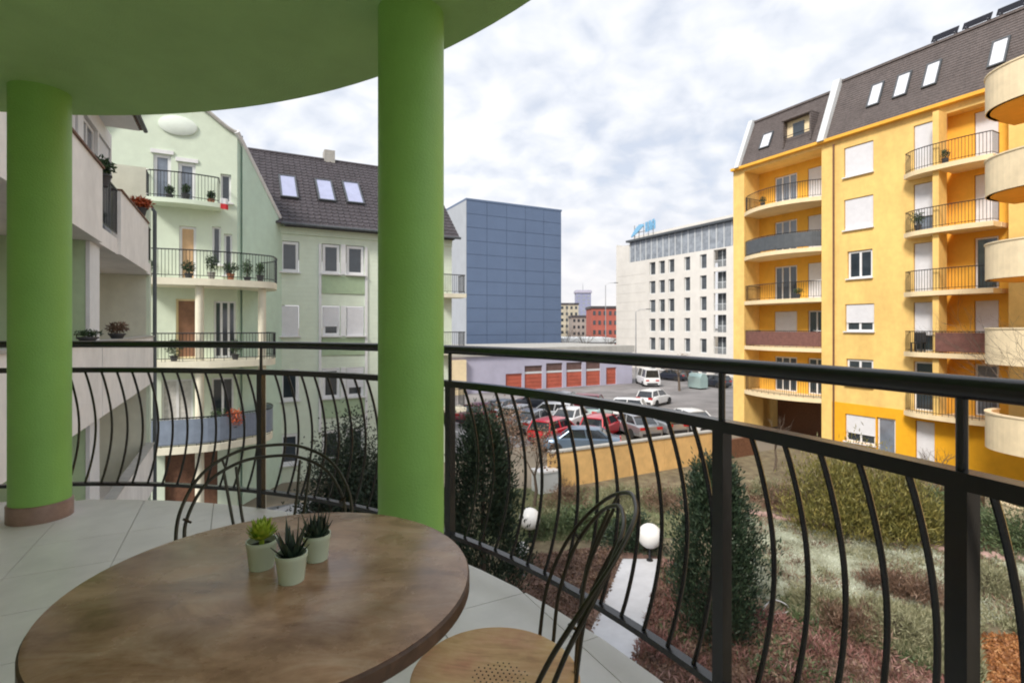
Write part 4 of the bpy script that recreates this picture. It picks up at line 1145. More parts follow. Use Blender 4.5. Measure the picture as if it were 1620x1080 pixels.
def conifer(x, y, h, r, label, seed, z=ZG, nclump=420, per=52):
    rng = np.random.default_rng(seed)
    t = thing('conifer', (x, y, z), 0, label, 'tree', 'dark conifers below the railing')
    MB().tube([(0, 0, -0.05), (0.02, 0, h * 0.5), (0, 0, h * 0.93)], [r * 0.09, r * 0.06, 0.012], 8).ob('trunk', M['bark'], t, True)
    s = rng.uniform(0.02, 1.0, nclump) ** 0.9
    prof = np.sin(np.clip(s * 0.86 + 0.12, 0, 1) * PI) ** 0.5 * (1 - 0.18 * s)
    a = rng.uniform(0, 2 * PI, nclump); rad = r * prof * rng.uniform(0.45, 1.0, nclump) * (1 + 0.16 * np.sin(3 * a + 5 * s) + 0.12 * np.sin(7 * a - 9 * s)) * (1 + 0.22 * (rng.uniform(size=nclump) > .93))
    C = np.stack([rad * np.cos(a), rad * np.sin(a), s * h], 1)
    outw = np.stack([np.cos(a), np.sin(a), np.full(nclump, 1.5)], 1)
    P_ = np.repeat(C, per, 0) + rng.normal(size=(nclump * per, 3)) * np.array([0.10, 0.10, 0.16]) * (r / 0.9)
    O_ = np.repeat(outw, per, 0)
    quads_ob('crown', leaf_quads(P_, 0.115, 0.035, 0.4, O_, 0.75), M['evergreen'], t)
    return t

def shrub(x, y, h, r, label, m_, seed, z=ZG, n=7000, ll=0.13, lw_=0.035, up=0.9, name='shrub', group=None, ry=None):
    rng = np.random.default_rng(seed); rnd = random.Random(seed)
    t = thing(name, (x, y, z), 0, label, 'shrub', group)
    b = MB(); tips = []
    for k in range(9):
        a = rnd.uniform(0, 2 * PI); s = rnd.uniform(.2, .8)
        grow(b, Vector((rnd.gauss(0, r * .12), rnd.gauss(0, r * .12), -0.03)), Vector((math.cos(a) * s, math.sin(a) * s, 1)).normalized(), h * 0.42, 0.016, 2, rnd, tips, 0.5)
    b.ob('stem', M['bark'], t)
    k = n // 36
    d = rng.normal(size=(k, 3)); d /= np.linalg.norm(d, axis=1)[:, None]; d[:, 2] = np.abs(d[:, 2])
    rr = rng.uniform(0.45, 1.04, k)[:, None] * (1 + 0.15 * np.sin(4 * np.arctan2(d[:, 1], d[:, 0]))[:, None])
    C = d * rr * np.array([r, ry or r, h * 0.88]) + np.array([0, 0, h * 0.08])
    P_ = np.repeat(C, 36, 0) + rng.normal(size=(k * 36, 3)) * 0.14 * min(1.4, r)
    P_[:, 2] = np.maximum(P_[:, 2], 0.0)
    quads_ob('foliage', leaf_quads(P_, ll, lw_, up, np.repeat(d, 36, 0) * 0.6, 0.8), m_, t)
    return t

conifer(-0.68, 12.0, 4.9, 0.95, 'dark columnar conifer just right of the middle green column', 3)
conifer(4.62, 11.9, 3.75, 1.02, 'dark bushy conifer standing in the red-brown bed', 4, nclump=480)
shrub(-4.3, 14.0, 4.2, 1.25, 'dark evergreen shrub behind the railing left of the middle column', M['evergreen'], 5, n=60000, ll=0.09, lw_=0.04, up=0.3)
shrub(-2.9, 12.6, 3.9, 0.95, 'lower dark evergreen shrub hidden partly by the middle column', M['evergreen'], 6, n=45000, ll=0.09, lw_=0.04, up=0.3)
for i, (px, py, h, r, lb) in enumerate(((1312, 838, 2.7, 1.45, 'leftmost olive-green feathery shrub by the lawn edge'), (1378, 846, 2.95, 1.5, 'tallest olive-green feathery shrub, middle of three by the lawn'), (1432, 856, 2.3, 1.1, 'rightmost olive-green feathery shrub by the lawn'))):
    x, y = G_(px, py); shrub(x, y, h, r, lb, M['olive'], 20 + i, n=9000, ll=0.20, lw_=0.030, up=1.3, group='olive shrubs beside the lawn')
for i, (px, py, h, r, lb) in enumerate(((1575, 858, 1.0, 1.5, 'low spreading juniper right of the railing post'), (1640, 870, 1.2, 1.6, 'low spreading juniper at the right edge'), (1490, 810, 0.8, 1.0, 'small green juniper behind the railing post'), (1000, 862, 0.9, 0.9, 'rounded low dark green shrub behind the globe lamp'), (925, 838, 0.8, 1.0, 'low green shrub between the two globe lamps'))):
    x, y = G_(px, py); shrub(x, y, h, r, lb, M['juniper'] if i != 3 else M['evergreen'], 40 + i, n=5000, ll=0.14, lw_=0.035, up=0.25, group='low evergreen shrubs')
for i, (px, py, h, lb) in enumerate(((795, 800, 4.2, 'bare reddish-brown bush left of the parked cars'), (845, 800, 3.4, 'thin bare bush beside the ochre wall end'), (1225, 745, 3.0, 'bare bush in front of the yellow house passage'), (1480, 790, 2.4, 'bare twiggy bush near the yellow house'))):
    x, y = G_(px, py); bare_tree(x, y, h, lb, 60 + i, 4, 'bare bushes in the courtyard', M['russet'] if i in (0, 1) else None, 900)
bare_tree(13.9, 11.6, 8.5, 'bare slender tree in front of the beige rounded balconies', 71, 6, r0=0.05)
for i, (px, d_, h) in enumerate(((893, 105, 8), (905, 125, 9), (925, 118, 7), (945, 130, 8), (962, 112, 7), (1075, 58, 4.5), (1090, 62, 4))):
    bare_tree((px - 810) / FOCAL * d_, d_, h, ['bare street tree right of the blue block', 'second bare street tree right of the blue block', 'bare street tree below the far tower', 'bare street tree before the brick house', 'bare street tree beside the white office block', 'brown-leaved tree in the street before the office block', 'smaller brown-leaved tree in the street before the office block'][i], 90 + i, 4, 'street trees', M['russet'] if i > 4 else None, 1500, r0=0.12)

for i, (px, py, h, r, mm, lb) in enumerate(((1300, 965, .5, .7, 'drygrass', 'low straw-coloured winter shrub near the hose loop'), (1345, 1000, .55, .7, 'russet', 'low russet winter shrub at the lawn corner'), (1420, 1010, .6, .8, 'drygrass', 'low straw-coloured winter shrub left of the right post'),
    (1455, 950, .55, .7, 'russet', 'low russet winter shrub on the lawn left of the right post'), (1400, 930, .4, .6, 'russet', 'small russet winter shrub in the middle of the lawn'), (1250, 800, .9, .9, 'russet', 'russet winter shrub left of the olive shrubs'), (1215, 785, .8, .8, 'drygrass', 'straw-coloured winter shrub behind the bushy conifer'),
    (900, 800, .8, 1.0, 'russet', 'russet winter shrub below the ochre wall left part'), (985, 795, .7, .9, 'drygrass', 'straw-coloured winter shrub below the ochre wall middle'), (1050, 805, .8, .9, 'russet', 'russet winter shrub below the ochre wall right part'), (870, 845, .7, .8, 'juniper', 'low green shrub right of the columnar conifer'), (1560, 930, .5, .8, 'drygrass', 'straw-coloured winter shrub right of the right post'))):
    x, y = G_(px, py); shrub(x, y, h, r, lb, M[mm], 130 + i, n=2600, ll=.16, lw_=.018, up=.8, name='winter_shrub', group='low winter shrubs in the garden')

# ------------------------------------------------------------------ ground cover that nobody could count
def scatter(name, poly, n, length, width, up, m_, label, cat, z=ZG, spread=0.8, clump=0):
    P2 = np.array(poly); lo, hi = P2.min(0), P2.max(0)
    pts = RNG.uniform(lo, hi, (n * 3, 2))
    if clump:
        cen = RNG.uniform(lo, hi, (clump, 2)); pts = cen[RNG.integers(0, clump, n * 3)] + RNG.normal(size=(n * 3, 2)) * 0.22
    ins = np.zeros(len(pts), bool); j = len(poly) - 1
    for i in range(len(poly)):
        xi, yi = poly[i]; xj, yj = poly[j]
        c = ((yi > pts[:, 1]) != (yj > pts[:, 1])) & (pts[:, 0] < (xj - xi) * (pts[:, 1] - yi) / (yj - yi + 1e-12) + xi)
        ins ^= c; j = i
    pts = pts[ins][:n]
    P_ = np.concatenate([pts, np.full((len(pts), 1), 0.0) + np.abs(RNG.normal(size=(len(pts), 1))) * 0.02], 1)
    o = quads_ob(name, leaf_quads(P_, length, width, up, None, spread), m_, None, (0, 0, z))
    return tag(o, label, cat, None, 'stuff')
scatter('grass', [G_(1175, 940), G_(1400, 965), G_(1545, 985), G_(1700, 985), G_(1700, 880), G_(1480, 868), G_(1330, 842), G_(1195, 818), G_(1130, 842)], 26000, 0.09, 0.014, 1.3, leaf_mat('frosty_grass', [(0.20, 0.19, 0.12), (0.40, 0.42, 0.31), (0.60, 0.63, 0.53)], 1.6), 'short frosty grass of the pale lawn', 'grass', ZG + .006)
scatter('leaf_litter', [(1.5, 7.0), (8.5, 6.0), G_(1560, 1110), G_(1400, 1020), G_(1260, 975), G_(1190, 960), G_(1060, 885), G_(1045, 890), G_(1013, 1010), (1.5, 9.0)], 30000, 0.09, 0.045, 0.15, M['russet'], 'red-brown leaf litter on the bed below the railing', 'leaves', ZG + .006, 1.0)
scatter('leaf_litter', [G_(985, 884), G_(960, 865), G_(820, 880), (-0.6, 13.0), (-0.4, 9), G_(935, 1010)], 9000, 0.09, 0.045, 0.15, M['russet'], 'red-brown leaf litter left of the pale path', 'leaves', ZG + .006, 1.0)
scatter('ground_cover', [G_(1230, 960), G_(1260, 975), G_(1400, 1020), G_(1560, 1110), G_(1545, 985), G_(1400, 955), G_(1250, 940)], 16000, 0.20, 0.022, 0.9, M['drygrass'], 'dry tufted ground cover between lawn and red bed', 'ground cover', ZG, 0.7, 90)
scatter('ground_cover', [G_(1230, 950), G_(1260, 985), G_(1400, 1035), G_(1560, 1110), G_(1545, 1040), G_(1400, 985), G_(1250, 945)], 9000, 0.16, 0.04, 0.5, M['juniper'], 'creeping green ground cover along the red bed', 'ground cover', ZG, 0.9, 60)
scatter('ground_cover', [G_(1480, 868), G_(1330, 842), G_(1195, 812), G_(1180, 770), G_(1500, 770), G_(1680, 830), G_(1700, 885)], 16000, 0.18, 0.03, 0.5, M['russet'], 'brown withered planting behind the lawn edging', 'ground cover', ZG, 0.9, 110)
scatter('grass', [G_(742, 858), G_(1075, 850), G_(1120, 772), G_(800, 772)], 16000, 0.14, 0.02, 1.0, M['drygrass'], 'olive rough grass behind the globe lamps', 'grass', ZG + .004, 0.7, 220)
scatter('ground_cover', [G_(1500, 880), G_(1500, 1000), G_(1700, 1010), G_(1700, 880)], 5000, 0.14, 0.03, 0.6, M['drygrass'], 'dry tufts on the lawn beside the right post', 'ground cover', ZG + .006, 0.8, 60)

scatter('leaf_litter', [G_(1545, 1005), G_(1720, 1005), G_(1720, 1110), G_(1545, 1110)], 6000, 0.08, 0.045, 0.15, leaf_mat('orange_litter', [(0.16, 0.06, 0.02), (0.32, 0.13, 0.04), (0.42, 0.22, 0.09)], 5), 'orange-brown leaf litter right of the railing post', 'leaves', ZG + .014, 1.0)

LAWN = [G_(1175, 940), G_(1400, 965), G_(1545, 985), G_(1700, 985), G_(1700, 880), G_(1480, 868), G_(1330, 842), G_(1195, 818), G_(1130, 842)]
scatter('ground_cover', LAWN, 4500, 0.17, 0.022, 0.7, M['russet'], 'withered brown tufts straggling over the pale lawn', 'ground cover', ZG + .006, 0.9, 75)
scatter('ground_cover', LAWN, 7000, 0.15, 0.02, 0.9, M['drygrass'], 'dry straw tufts straggling over the pale lawn', 'ground cover', ZG + .006, 0.8, 60)
RED = [(1.5, 7.0), (8.5, 6.0), G_(1560, 1110), G_(1400, 1020), G_(1260, 975), G_(1190, 960), G_(1060, 885), G_(1045, 890), G_(1013, 1010), (1.5, 9.0)]
scatter('ground_cover', RED, 14000, 0.19, 0.025, 0.7, leaf_mat('reddish_twigs', [(0.08, 0.038, 0.030), (0.23, 0.105, 0.088), (0.38, 0.23, 0.20)], 1.8), 'low reddish winter shrublets tangled over the red-brown bed', 'ground cover', ZG + .006, 1.0, 150)
scatter('ground_cover', RED, 4500, 0.12, 0.035, 0.5, M['juniper'], 'scattered green shoots in the red-brown bed', 'ground cover', ZG + .006, 0.9, 45)

# ------------------------------------------------------------------ garden lamps, hose loop
def globe_lamp(px, py, dia, label):
    d_ = (EYE - (ZG + 0.75)) * FOCAL / (py - HORIZON); x = (px - 810) / FOCAL * d_; r = dia * d_ / FOCAL / 2
    t = thing('globe_lamp', (x, d_, ZG), 0, label, 'lamp', 'white globe lamps in the garden')
    MB().lathe([(0.10, 0.0), (0.10, 0.03), (0.045, 0.06), (0.04, 0.75 - r), (0.07, 0.75 - r + .02)], n=16).ob('post', M['black_metal'], t, True)
    pr = [(r * math.sin(a), 0.75 - r * math.cos(a)) for a in [PI * k / 14 for k in range(0, 15)]]; pr[0] = (0.01, pr[0][1]); pr[-1] = (0.01, pr[-1][1])
    MB().lathe(pr, n=28).ob('globe', M['globe'], t, True)
globe_lamp(1028, 847, 38, 'white globe lamp at the end of the pale path')
globe_lamp(838, 820, 34, 'white globe lamp beside the columnar conifer')
globe_lamp(826, 868, 22, 'small white globe lamp low beside the columnar conifer foot')
x, y = G_(1228, 968)
hp = [(x + 0.42 * math.cos(a) * (1 if a < PI else .8), y + 0.05 * math.sin(2 * a), ZG + 0.35 + 0.33 * math.sin(a)) for a in [k * 2 * PI / 26 for k in range(26)]]
hp = catmull([(x - .35, y, ZG + .05), (x - .1, y, ZG + .3), (x + .25, y + .05, ZG + .18), (x + .3, y, ZG + .03), (x, y - .1, ZG + .02), (x - .3, y - .12, ZG + .02)], 6)
tag(MB().tube(hp, 0.014, 6).ob('garden_hose', M['white'], None, True), 'white loop of hose lying between red bed and ground cover', 'hose')

# ------------------------------------------------------------------ ochre wall in front of the car park
a = Vector(((870 - 810) / FOCAL * 22.6, 22.6)); bvec = D2
wl = thing('ochre_wall', (a.x, a.y, ZG), D, 'long ochre rendered wall separating the garden from the parked cars', 'wall')
for k in range(5):
    MB().box(k * 2.2, k * 2.2 + 2.185, 0, 0.22, -0.05, 1.55 + 0.0).ob('panel', M['ochre'], wl)
    MB().box(k * 2.2 - .002, k * 2.2 + 2.19, -0.05, 0.27, 1.552, 1.63).ob('coping', M['concrete'], wl)
MB().box(11.0, 13.4, 0.05, 0.25, -0.05, 1.0).ob('low_panel', M['brown_wood'], wl)
# pale garden chest left of the wall
ch = thing('garden_chest', (*G_(862, 776), ZG), D, 'pale grey garden box beside the left end of the ochre wall', 'box')
MB().box(-.45, .45, -.35, .35, 0.0, 0.85).ob('body', M['pale_panel'], ch); MB().box(-.49, .49, -.39, .39, 0.852, 0.93).ob('lid', M['white'], ch)

# ------------------------------------------------------------------ cars
def loft(b, rings, cap=True):
    i0 = len(b.v); n = len(rings[0])
    for r in rings: b.v += r
    for k in range(len(rings) - 1):
        for q in range(n):
            q2 = (q + 1) % n; b.f.append((i0 + k * n + q, i0 + k * n + q2, i0 + (k + 1) * n + q2, i0 + (k + 1) * n + q))
    if cap: b.f.append(tuple(i0 + q for q in range(n - 1, -1, -1))); b.f.append(tuple(i0 + (len(rings) - 1) * n + q for q in range(n)))
CAR_MESH = {}
def car_meshes(kind):
    if kind in CAR_MESH: return CAR_MESH[kind]
    L_, W_, H_ = {'hatch': (4.0, 1.72, 1.48), 'sedan': (4.5, 1.78, 1.44), 'van': (5.0, 1.95, 2.1)}[kind]
    S = {'hatch': [(-2.0, .32, .62, .62), (-1.93, .22, .84, .80), (-1.6, .20, .94, .86), (-.9, .19, .95, .86), (.3, .19, .92, .86), (.95, .19, .90, .85), (1.5, .20, .82, .82), (1.88, .24, .70, .74), (2.0, .34, .55, .58)],
         'sedan': [(-2.25, .34, .66, .64), (-2.18, .24, .88, .80), (-1.6, .20, .95, .88), (-.9, .19, .94, .89), (.4, .19, .92, .89), (1.0, .19, .90, .88), (1.7, .20, .82, .84), (2.12, .24, .70, .76), (2.25, .34, .56, .6)],
         'van': [(-2.5, .36, .95, .86), (-2.45, .24, 1.1, .95), (-1.6, .22, 1.12, .97), (-.6, .22, 1.12, .97), (.8, .22, 1.1, .97), (1.5, .22, 1.05, .95), (2.0, .24, .98, .92), (2.4, .28, .82, .84), (2.5, .36, .62, .7)]}[kind]
    b = MB(); rings = []
    for x, zl, zb, hw in S:
        ring = []
        for y, z in ((.80, zl), (1.0, zl + .10), (1.02, (zl + zb) / 2), (.97, zb - .06), (.88, zb)):
            ring.append((x, y * hw, z))
        for y, z in ((-.88, zb), (-.97, zb - .06), (-1.02, (zl + zb) / 2), (-1.0, zl + .10), (-.80, zl)):
            ring.append((x, y * hw, z))
        rings.append(ring)
    loft(b, rings); body = b
    # glasshouse: x, z, half width
    T = {'hatch': ([(-1.92, -1.62), (-1.55, -1.35), (.25, .05), (1.05, .35)], .90, 1.45), 'sedan': ([(-1.75, -1.05), (-1.1, -.85), (.3, .1), (1.1, .45)], .90, 1.42), 'van': ([(-2.44, -2.38), (-2.0, -2.0), (.9, .8), (1.75, 1.15)], 1.08, 2.05)}[kind]
    pairs, zb, zt = T; xb0, xt0 = pairs[0]; xb1, xt1 = pairs[3]
    hb, ht = S[3][3] * .93, S[3][3] * .72
    gls = MB()
    loft(gls, [[(xb0, hb * .9, zb), (xb0, -hb * .9, zb), (xb1, -hb * .93, zb), (xb1, hb * .93, zb)], [(xt0, ht * .95, zt - .04), (xt0, -ht * .95, zt - .04), (xt1, -ht, zt - .05), (xt1, ht, zt - .05)]])
    rf = MB(); pr = []
    for k in range(7):
        t = k / 6; x = xt0 - .06 + (xt1 + .08 - xt0 + .06) * t; cz = zt - .03 + .05 * math.sin(PI * t)
        w_ = ht * (1.0 if 0 < k < 6 else .94) + .02
        pr.append([(x, w_, cz - .05), (x, w_ * .75, cz), (x, 0, cz + .015), (x, -w_ * .75, cz), (x, -w_, cz - .05)])
    loft(rf, pr)
    pl = []                                              # pillars
    for s in (1, -1):
        for xb, xt in ((xb0, xt0), ((xb0 + xb1) / 2 - .1, (xt0 + xt1) / 2), (xb1, xt1)):
            pl.append(MB().tube([(xb, s * hb * .94, zb - .02), (xt, s * (ht + .005), zt - .05)], .045, 5))
    xw = 1.28 if kind != 'van' else 1.62; hw = S[4][3]
    wh = MB().lathe([(.20, -.10), (.31, -.10), (.325, -.06), (.325, .06), (.31, .10), (.20, .10)], n=22)
    rim = MB().lathe([(.02, .07), (.10, .085), (.20, .095), (.205, .02)], n=16)
    lamp = MB().box(-.06, .06, -.19, .19, -.08, .08)
    arch = []
    for sx in (-1, 1):
        for s in (-1, 1):
            arch.append(MB().slab_xz([(sx * xw + .37 * math.cos(PI * k / 10), .30 + .37 * math.sin(PI * k / 10)) for k in range(11)], s * hw * 1.005, s * (hw * 1.025 + .012)))
    bump = MB().box(S[0][0] - .03, S[0][0] + .22, -.62, .62, .30, .48)
    bump2 = MB().box(S[-1][0] - .22, S[-1][0] + .03, -.6, .6, .28, .44)
    CAR_MESH[kind] = dict(body=body, glass=gls, roof=rf, pillar=pl, wheel=wh, rim=rim, lamp=lamp, arch0=arch[0], arch1=arch[1], arch2=arch[2], arch3=arch[3], bump=bump, bump2=bump2, xw=xw, hw=hw, S=S)
    CAR_MESH[kind]['shared'] = {}
    return CAR_MESH[kind]
def paint(name, col, metal=0.3): return mat('car_paint_' + name, col, 0.28, 0.04, 1.0, metal=metal, coat=0.6)
def car(x, y, rz, kind, pm_, label, name='parked_car', group='cars parked behind the ochre wall'):
    c = car_meshes(kind); sh = c['shared']
    t = thing(name, (x, y, ZG - 0.01), rz, label, 'van' if kind == 'van' else 'car', group)
    c['body'].ob('body', pm_, t, True); c['roof'].ob('roof', pm_, t, True); [q.ob('pillar', pm_, t, True) for q in c['pillar']]
    def put(key, nm, m_, parent, loc=(0, 0, 0), rot=(0, 0, 0)):
        if key not in sh:
            o = c[key].ob(nm, m_, parent, True); sh[key] = o.data; o.location = loc; o.rotation_euler = rot; return o
        return inst(nm, sh[key], parent, loc, rot)
    put('glass', 'window_glass', M['car_glass'], t); [put('arch%d' % q, 'wheel_arch', M['black_plastic'], t) for q in range(4)]; put('bump', 'bumper', M['black_plastic'], t); put('bump2', 'bumper', M['black_plastic'], t)
    for sx in (1, -1):
        for s in (1, -1):
            w = put('wheel', 'wheel', M['rubber'], t, (sx * c['xw'], s * (c['hw'] - .06), .325), (PI / 2 if s < 0 else -PI / 2, 0, 0))
            put('rim', 'rim', M['rim'], w)
    for s in (1, -1):
        key = 'lampf'; 
        if 'lampf' not in sh:
            o = c['lamp'].ob('headlight', M['lamp_clear'], t); sh['lampf'] = o.data; o.location = (c['S'][-2][0] + .02, s * .52, .62)
            o2 = c['lamp'].ob('tail_light', M['lamp_red'], t); sh['lampr'] = o2.data; o2.location = (c['S'][1][0] - .01, s * .58, .78)
        else:
            inst('headlight', sh['lampf'], t, (c['S'][-2][0] + .02, s * .52, .62)); inst('tail_light', sh['lampr'], t, (c['S'][1][0] - .01, s * .58, .78))
    return t
silver = paint('silver', (0.42, 0.43, 0.45), .7); whitep = paint('white', (0.72, 0.73, 0.74), 0); red = paint('red', (0.50, 0.015, 0.03), .1)
blueg = paint('blue_grey', (0.14, 0.20, 0.28), .5); dark = paint('dark', (0.03, 0.035, 0.05), .4); maroon = paint('maroon', (0.20, 0.015, 0.03), .3); teal = paint('pale_teal', (0.38, 0.52, 0.50), .4)
def cp(px, d_): return ((px - 810) / FOCAL * d_, d_)
A_ = math.atan2(D1.y, D1.x)
for px, d_, rz, kd, pt, lb in (
    (918, 29.5, A_ + .9, 'sedan', blueg, 'blue-grey sedan closest to the ochre wall'),
    (952, 33.8, A_ - 1.0, 'hatch', red, 'bright red hatchback in the middle of the parked cars'),
    (878, 32.6, A_ - 1.1, 'hatch', red, 'red hatchback left of the blue-grey sedan'),
    (906, 37.0, A_ - 1.0, 'sedan', whitep, 'white sedan behind the red hatchbacks'),
    (868, 39.0, A_ + .8, 'hatch', whitep, 'white hatchback leftmost in the second row'),
    (843, 36.0, A_ - 1.0, 'sedan', silver, 'silver sedan at the left end of the car park'),
    (1002, 34.4, A_ - .2, 'sedan', silver, 'silver sedan behind the ochre wall, right of the bright red hatchback'),
    (1046, 35.2, A_ - .2, 'hatch', silver, 'silver hatchback second from right behind the ochre wall'),
    (1088, 36.2, A_ - .2, 'sedan', whitep, 'pale sedan at the right end behind the ochre wall'),
    (945, 40.5, A_ - 1.0, 'sedan', teal, 'pale teal sedan behind the bright red hatchback'),
    (918, 44.0, A_ + .7, 'hatch', maroon, 'maroon hatchback in the back row'),
    (885, 46.0, A_ + .7, 'sedan', silver, 'silver sedan in the back row before the garages'),
    (850, 45.0, A_ + .7, 'sedan', dark, 'dark sedan in the back row at the left'),
    (982, 41.5, A_ + .7, 'hatch', whitep, 'white hatchback behind the silver sedans'),
    (1035, 47.5, A_ - 1.2, 'hatch', whitep, 'white hatchback alone on the road before the brown-leaved trees'),
    (1024, 64.0, A_ - .5, 'van', whitep, 'white van beside the right end of the garage block'),
    (1062, 70.0, A_ + .2, 'sedan', dark, 'dark sedan in front of the office block'),
    (1080, 71.5, A_ + .2, 'hatch', blueg, 'blue-grey hatchback in front of the office block'),
    (822, 38.0, A_ - 1.0, 'hatch', whitep, 'white hatchback seen over the columnar conifer'),
    (795, 41.0, A_ - 1.0, 'sedan', silver, 'silver sedan leftmost, seen over the columnar conifer'),
    (760, 39.0, A_ - 1.0, 'sedan', maroon, 'maroon sedan just right of the middle column'),
    (1128, 62.0, A_ + .1, 'hatch', dark, 'dark hatchback at the road beside the yellow house')):
    car(*cp(px, d_), rz, kd, pt, lb)
# pale teal container on the street
ct = thing('waste_container', (*cp(1104, 60), ZG), A_, 'pale green waste container on the street before the office block', 'container')
MB().box(-.9, .9, -.6, .6, .15, 1.3).ob('body', teal, ct); MB().tube([(-.92, 0, 1.3), (.92, 0, 1.3)], .5, 12).ob('lid', teal, ct, True)
for sx in (-.7, .7): MB().tube([(sx, -.55, .09), (sx, .55, .09)], .09, 10).ob('wheel', M['rubber'], ct)
# street lamp posts
for i, (px, d_, h) in enumerate(((958, 80, 13.5), (1006, 66, 9.0), (897, 95, 11))):
    t = thing('street_lamp', (*cp(px, d_), ZG), 0, ['tall street lamp between the blue and the white block', 'street lamp before the office block', 'street lamp at the corner of the blue block'][i], 'street lamp', 'street lamps')
    MB().tube([(0, 0, 0), (0, 0, h)], [.09, .05], 8).ob('pole', M['rim'], t, True); MB().tube([(0, 0, h), (.5, 0, h + .25), (1.4, 0, h + .3)], .04, 6).ob('arm', M['rim'], t, True)
    MB().box(1.3, 1.9, -.12, .12, h + .24, h + .34).ob('lamp_head', M['dark_panel'], t)

# ------------------------------------------------------------------ things on the neighbours' balconies
def potted(fr, u, y, z, h, r, label, m_='houseplant', pot='pot_dark', n=420, ll=.085, seed=0, cat='plant', ph=.26):
    c, s = math.cos(fr.th), math.sin(fr.th)
    t = thing('potted_plant', (fr.ox + u * c - y * s, fr.oy + u * s + y * c, z + .002), 0, label, cat, 'potted plants on the neighbouring balconies')
    MB().lathe([(.09, 0), (.13, ph - .03), (.145, ph - .03), (.145, ph), (.11, ph)], n=14).ob('pot', M[pot], t, True)
    d = RNG.normal(size=(n, 3)); d /= np.linalg.norm(d, axis=1)[:, None]
    P_ = d * RNG.uniform(.3, 1, (n, 1)) * np.array([r, r, h * .5]) + np.array([0, 0, ph + h * .48])
    quads_ob('foliage', leaf_quads(P_, ll, ll * .4, .4, d * .5), M[m_], t)
    MB().tube([(0, 0, ph - .02), (.01, 0, ph + h * .5)], .012, 5).ob('stem', M['bark'], t)
GP = [(-1.75, -1.25, 2.9, .55, .22, 'dark potted plant at the left end of the curved middle balcony'), (-.55, -1.45, 2.9, .7, .2, 'dark potted plant before the pale door of the middle balcony'), (.15, -1.5, 2.9, .75, .22, 'tall dark potted plant in the middle of the curved middle balcony'),
      (.75, -1.45, 2.9, .6, .3, 'bushy dark potted plant right of centre on the middle balcony'), (1.3, -1.1, 2.9, .8, .3, 'big dark potted plant near the bend of the middle balcony'), (1.75, -.7, 2.9, .7, .26, 'dark potted plant at the right end of the middle balcony'),
      (-.7, -.45, 5.8, .4, .2, 'small dark potted plant on the top gable balcony'), (.1, -.5, 5.8, .5, .2, 'dark potted plant at the right of the top gable balcony'), (-1.2, -.55, 5.8, .35, .2, 'low potted plant at the left of the top gable balcony'),
      (-1.0, -1.3, 0, .6, .32, 'leafy green potted plant on the lower gable balcony'), (.9, -1.2, 0, .9, .28, 'dark potted plant on the lower gable balcony by the dark door')]
for i, (u, y, z, h, r, lb) in enumerate(GP): potted(G, u, y, z, h * random.uniform(.5, 1.0), r * random.uniform(.55, 1.1), lb, ph=random.uniform(.16, .3), pot=random.choice(('pot_dark', 'pot_dark', 'concrete', 'terracotta')), m_='juniper' if i == 9 else 'houseplant', seed=i)
potted(G, .85, -1.55, -2.9, .65, .34, 'bright orange flowering plant on the lowest curved balcony', 'flower_orange', n=700, ll=.10, ph=.5)
potted(G, .35, -1.55, -2.9, .8, .34, 'dark plant beside the orange flowers on the lowest curved balcony', n=600, ph=.42)
potted(W, 14.4, -.0, 3.87, .26, .22, 'orange flowers in a box on the upper left parapet', 'flower_orange', n=500, ll=.10, ph=.2)
potted(W, 10.2, -.0, 3.6, .3, .18, 'trailing green plant beside the upper left parapet gap', n=400, ph=.2)
potted(W, 11.5, .0, .965, .22, .19, 'brownish plant in a pot on the left wing parapet', 'russet', n=500, ll=.06, ph=.10)
potted(W, 9.2, .0, .965, .10, .18, 'low green plant on the left wing parapet', n=300, ph=.07, ll=.05)
potted(Yb, 5.05, -.6, 5.8, .7, .3, 'dark plant on the yellow house balcony before a half-closed shutter', n=500, ph=.3)
potted(Yb, -3.4, -.5, 8.7, .4, .2, 'small dark plant on the top left balcony of the yellow house', n=300)
potted(Yb, 6.2, -.7, 8.7, .45, .18, 'small plant on the top right balcony of the yellow house', n=300)
potted(Yb, -1.2, -.3, 2.9, .35, .3, 'low plant on the third loggia balcony of the yellow house', n=300)
fl_t = thing('flag', (*Vector((G.ox, G.oy)) + Vector((math.cos(G.th) * .42 + math.sin(G.th) * .8, math.sin(G.th) * .42 - math.cos(G.th) * .8)), 5.75), G.th, 'small red and white cloth hanging at the top gable balcony corner', 'flag')
fl_t.scale = (.62, .62, .62)
b = MB().tube([(0, 0, .35), (.05, -.35, .55)], .012, 6); b.ob('pole', M['rim'], fl_t)
for nm, z0, z1, m_ in (('red_half', -.32, .0, 'cloth_red'), ('white_half', .002, .32, 'white')):
    b = MB()
    for k in range(8):
        u0, u1 = k * .05, (k + 1) * .05; f0, f1 = .035 * math.sin(k * 1.1), .035 * math.sin((k + 1) * 1.1)
        b.slab_xz([(u0, z0 - .1 * u0), (u1, z0 - .1 * u1), (u1, z1 - .1 * u1), (u0, z1 - .1 * u0)], -.36 + f0, -.352 + f0)
    b.ob(nm, M[m_], fl_t)
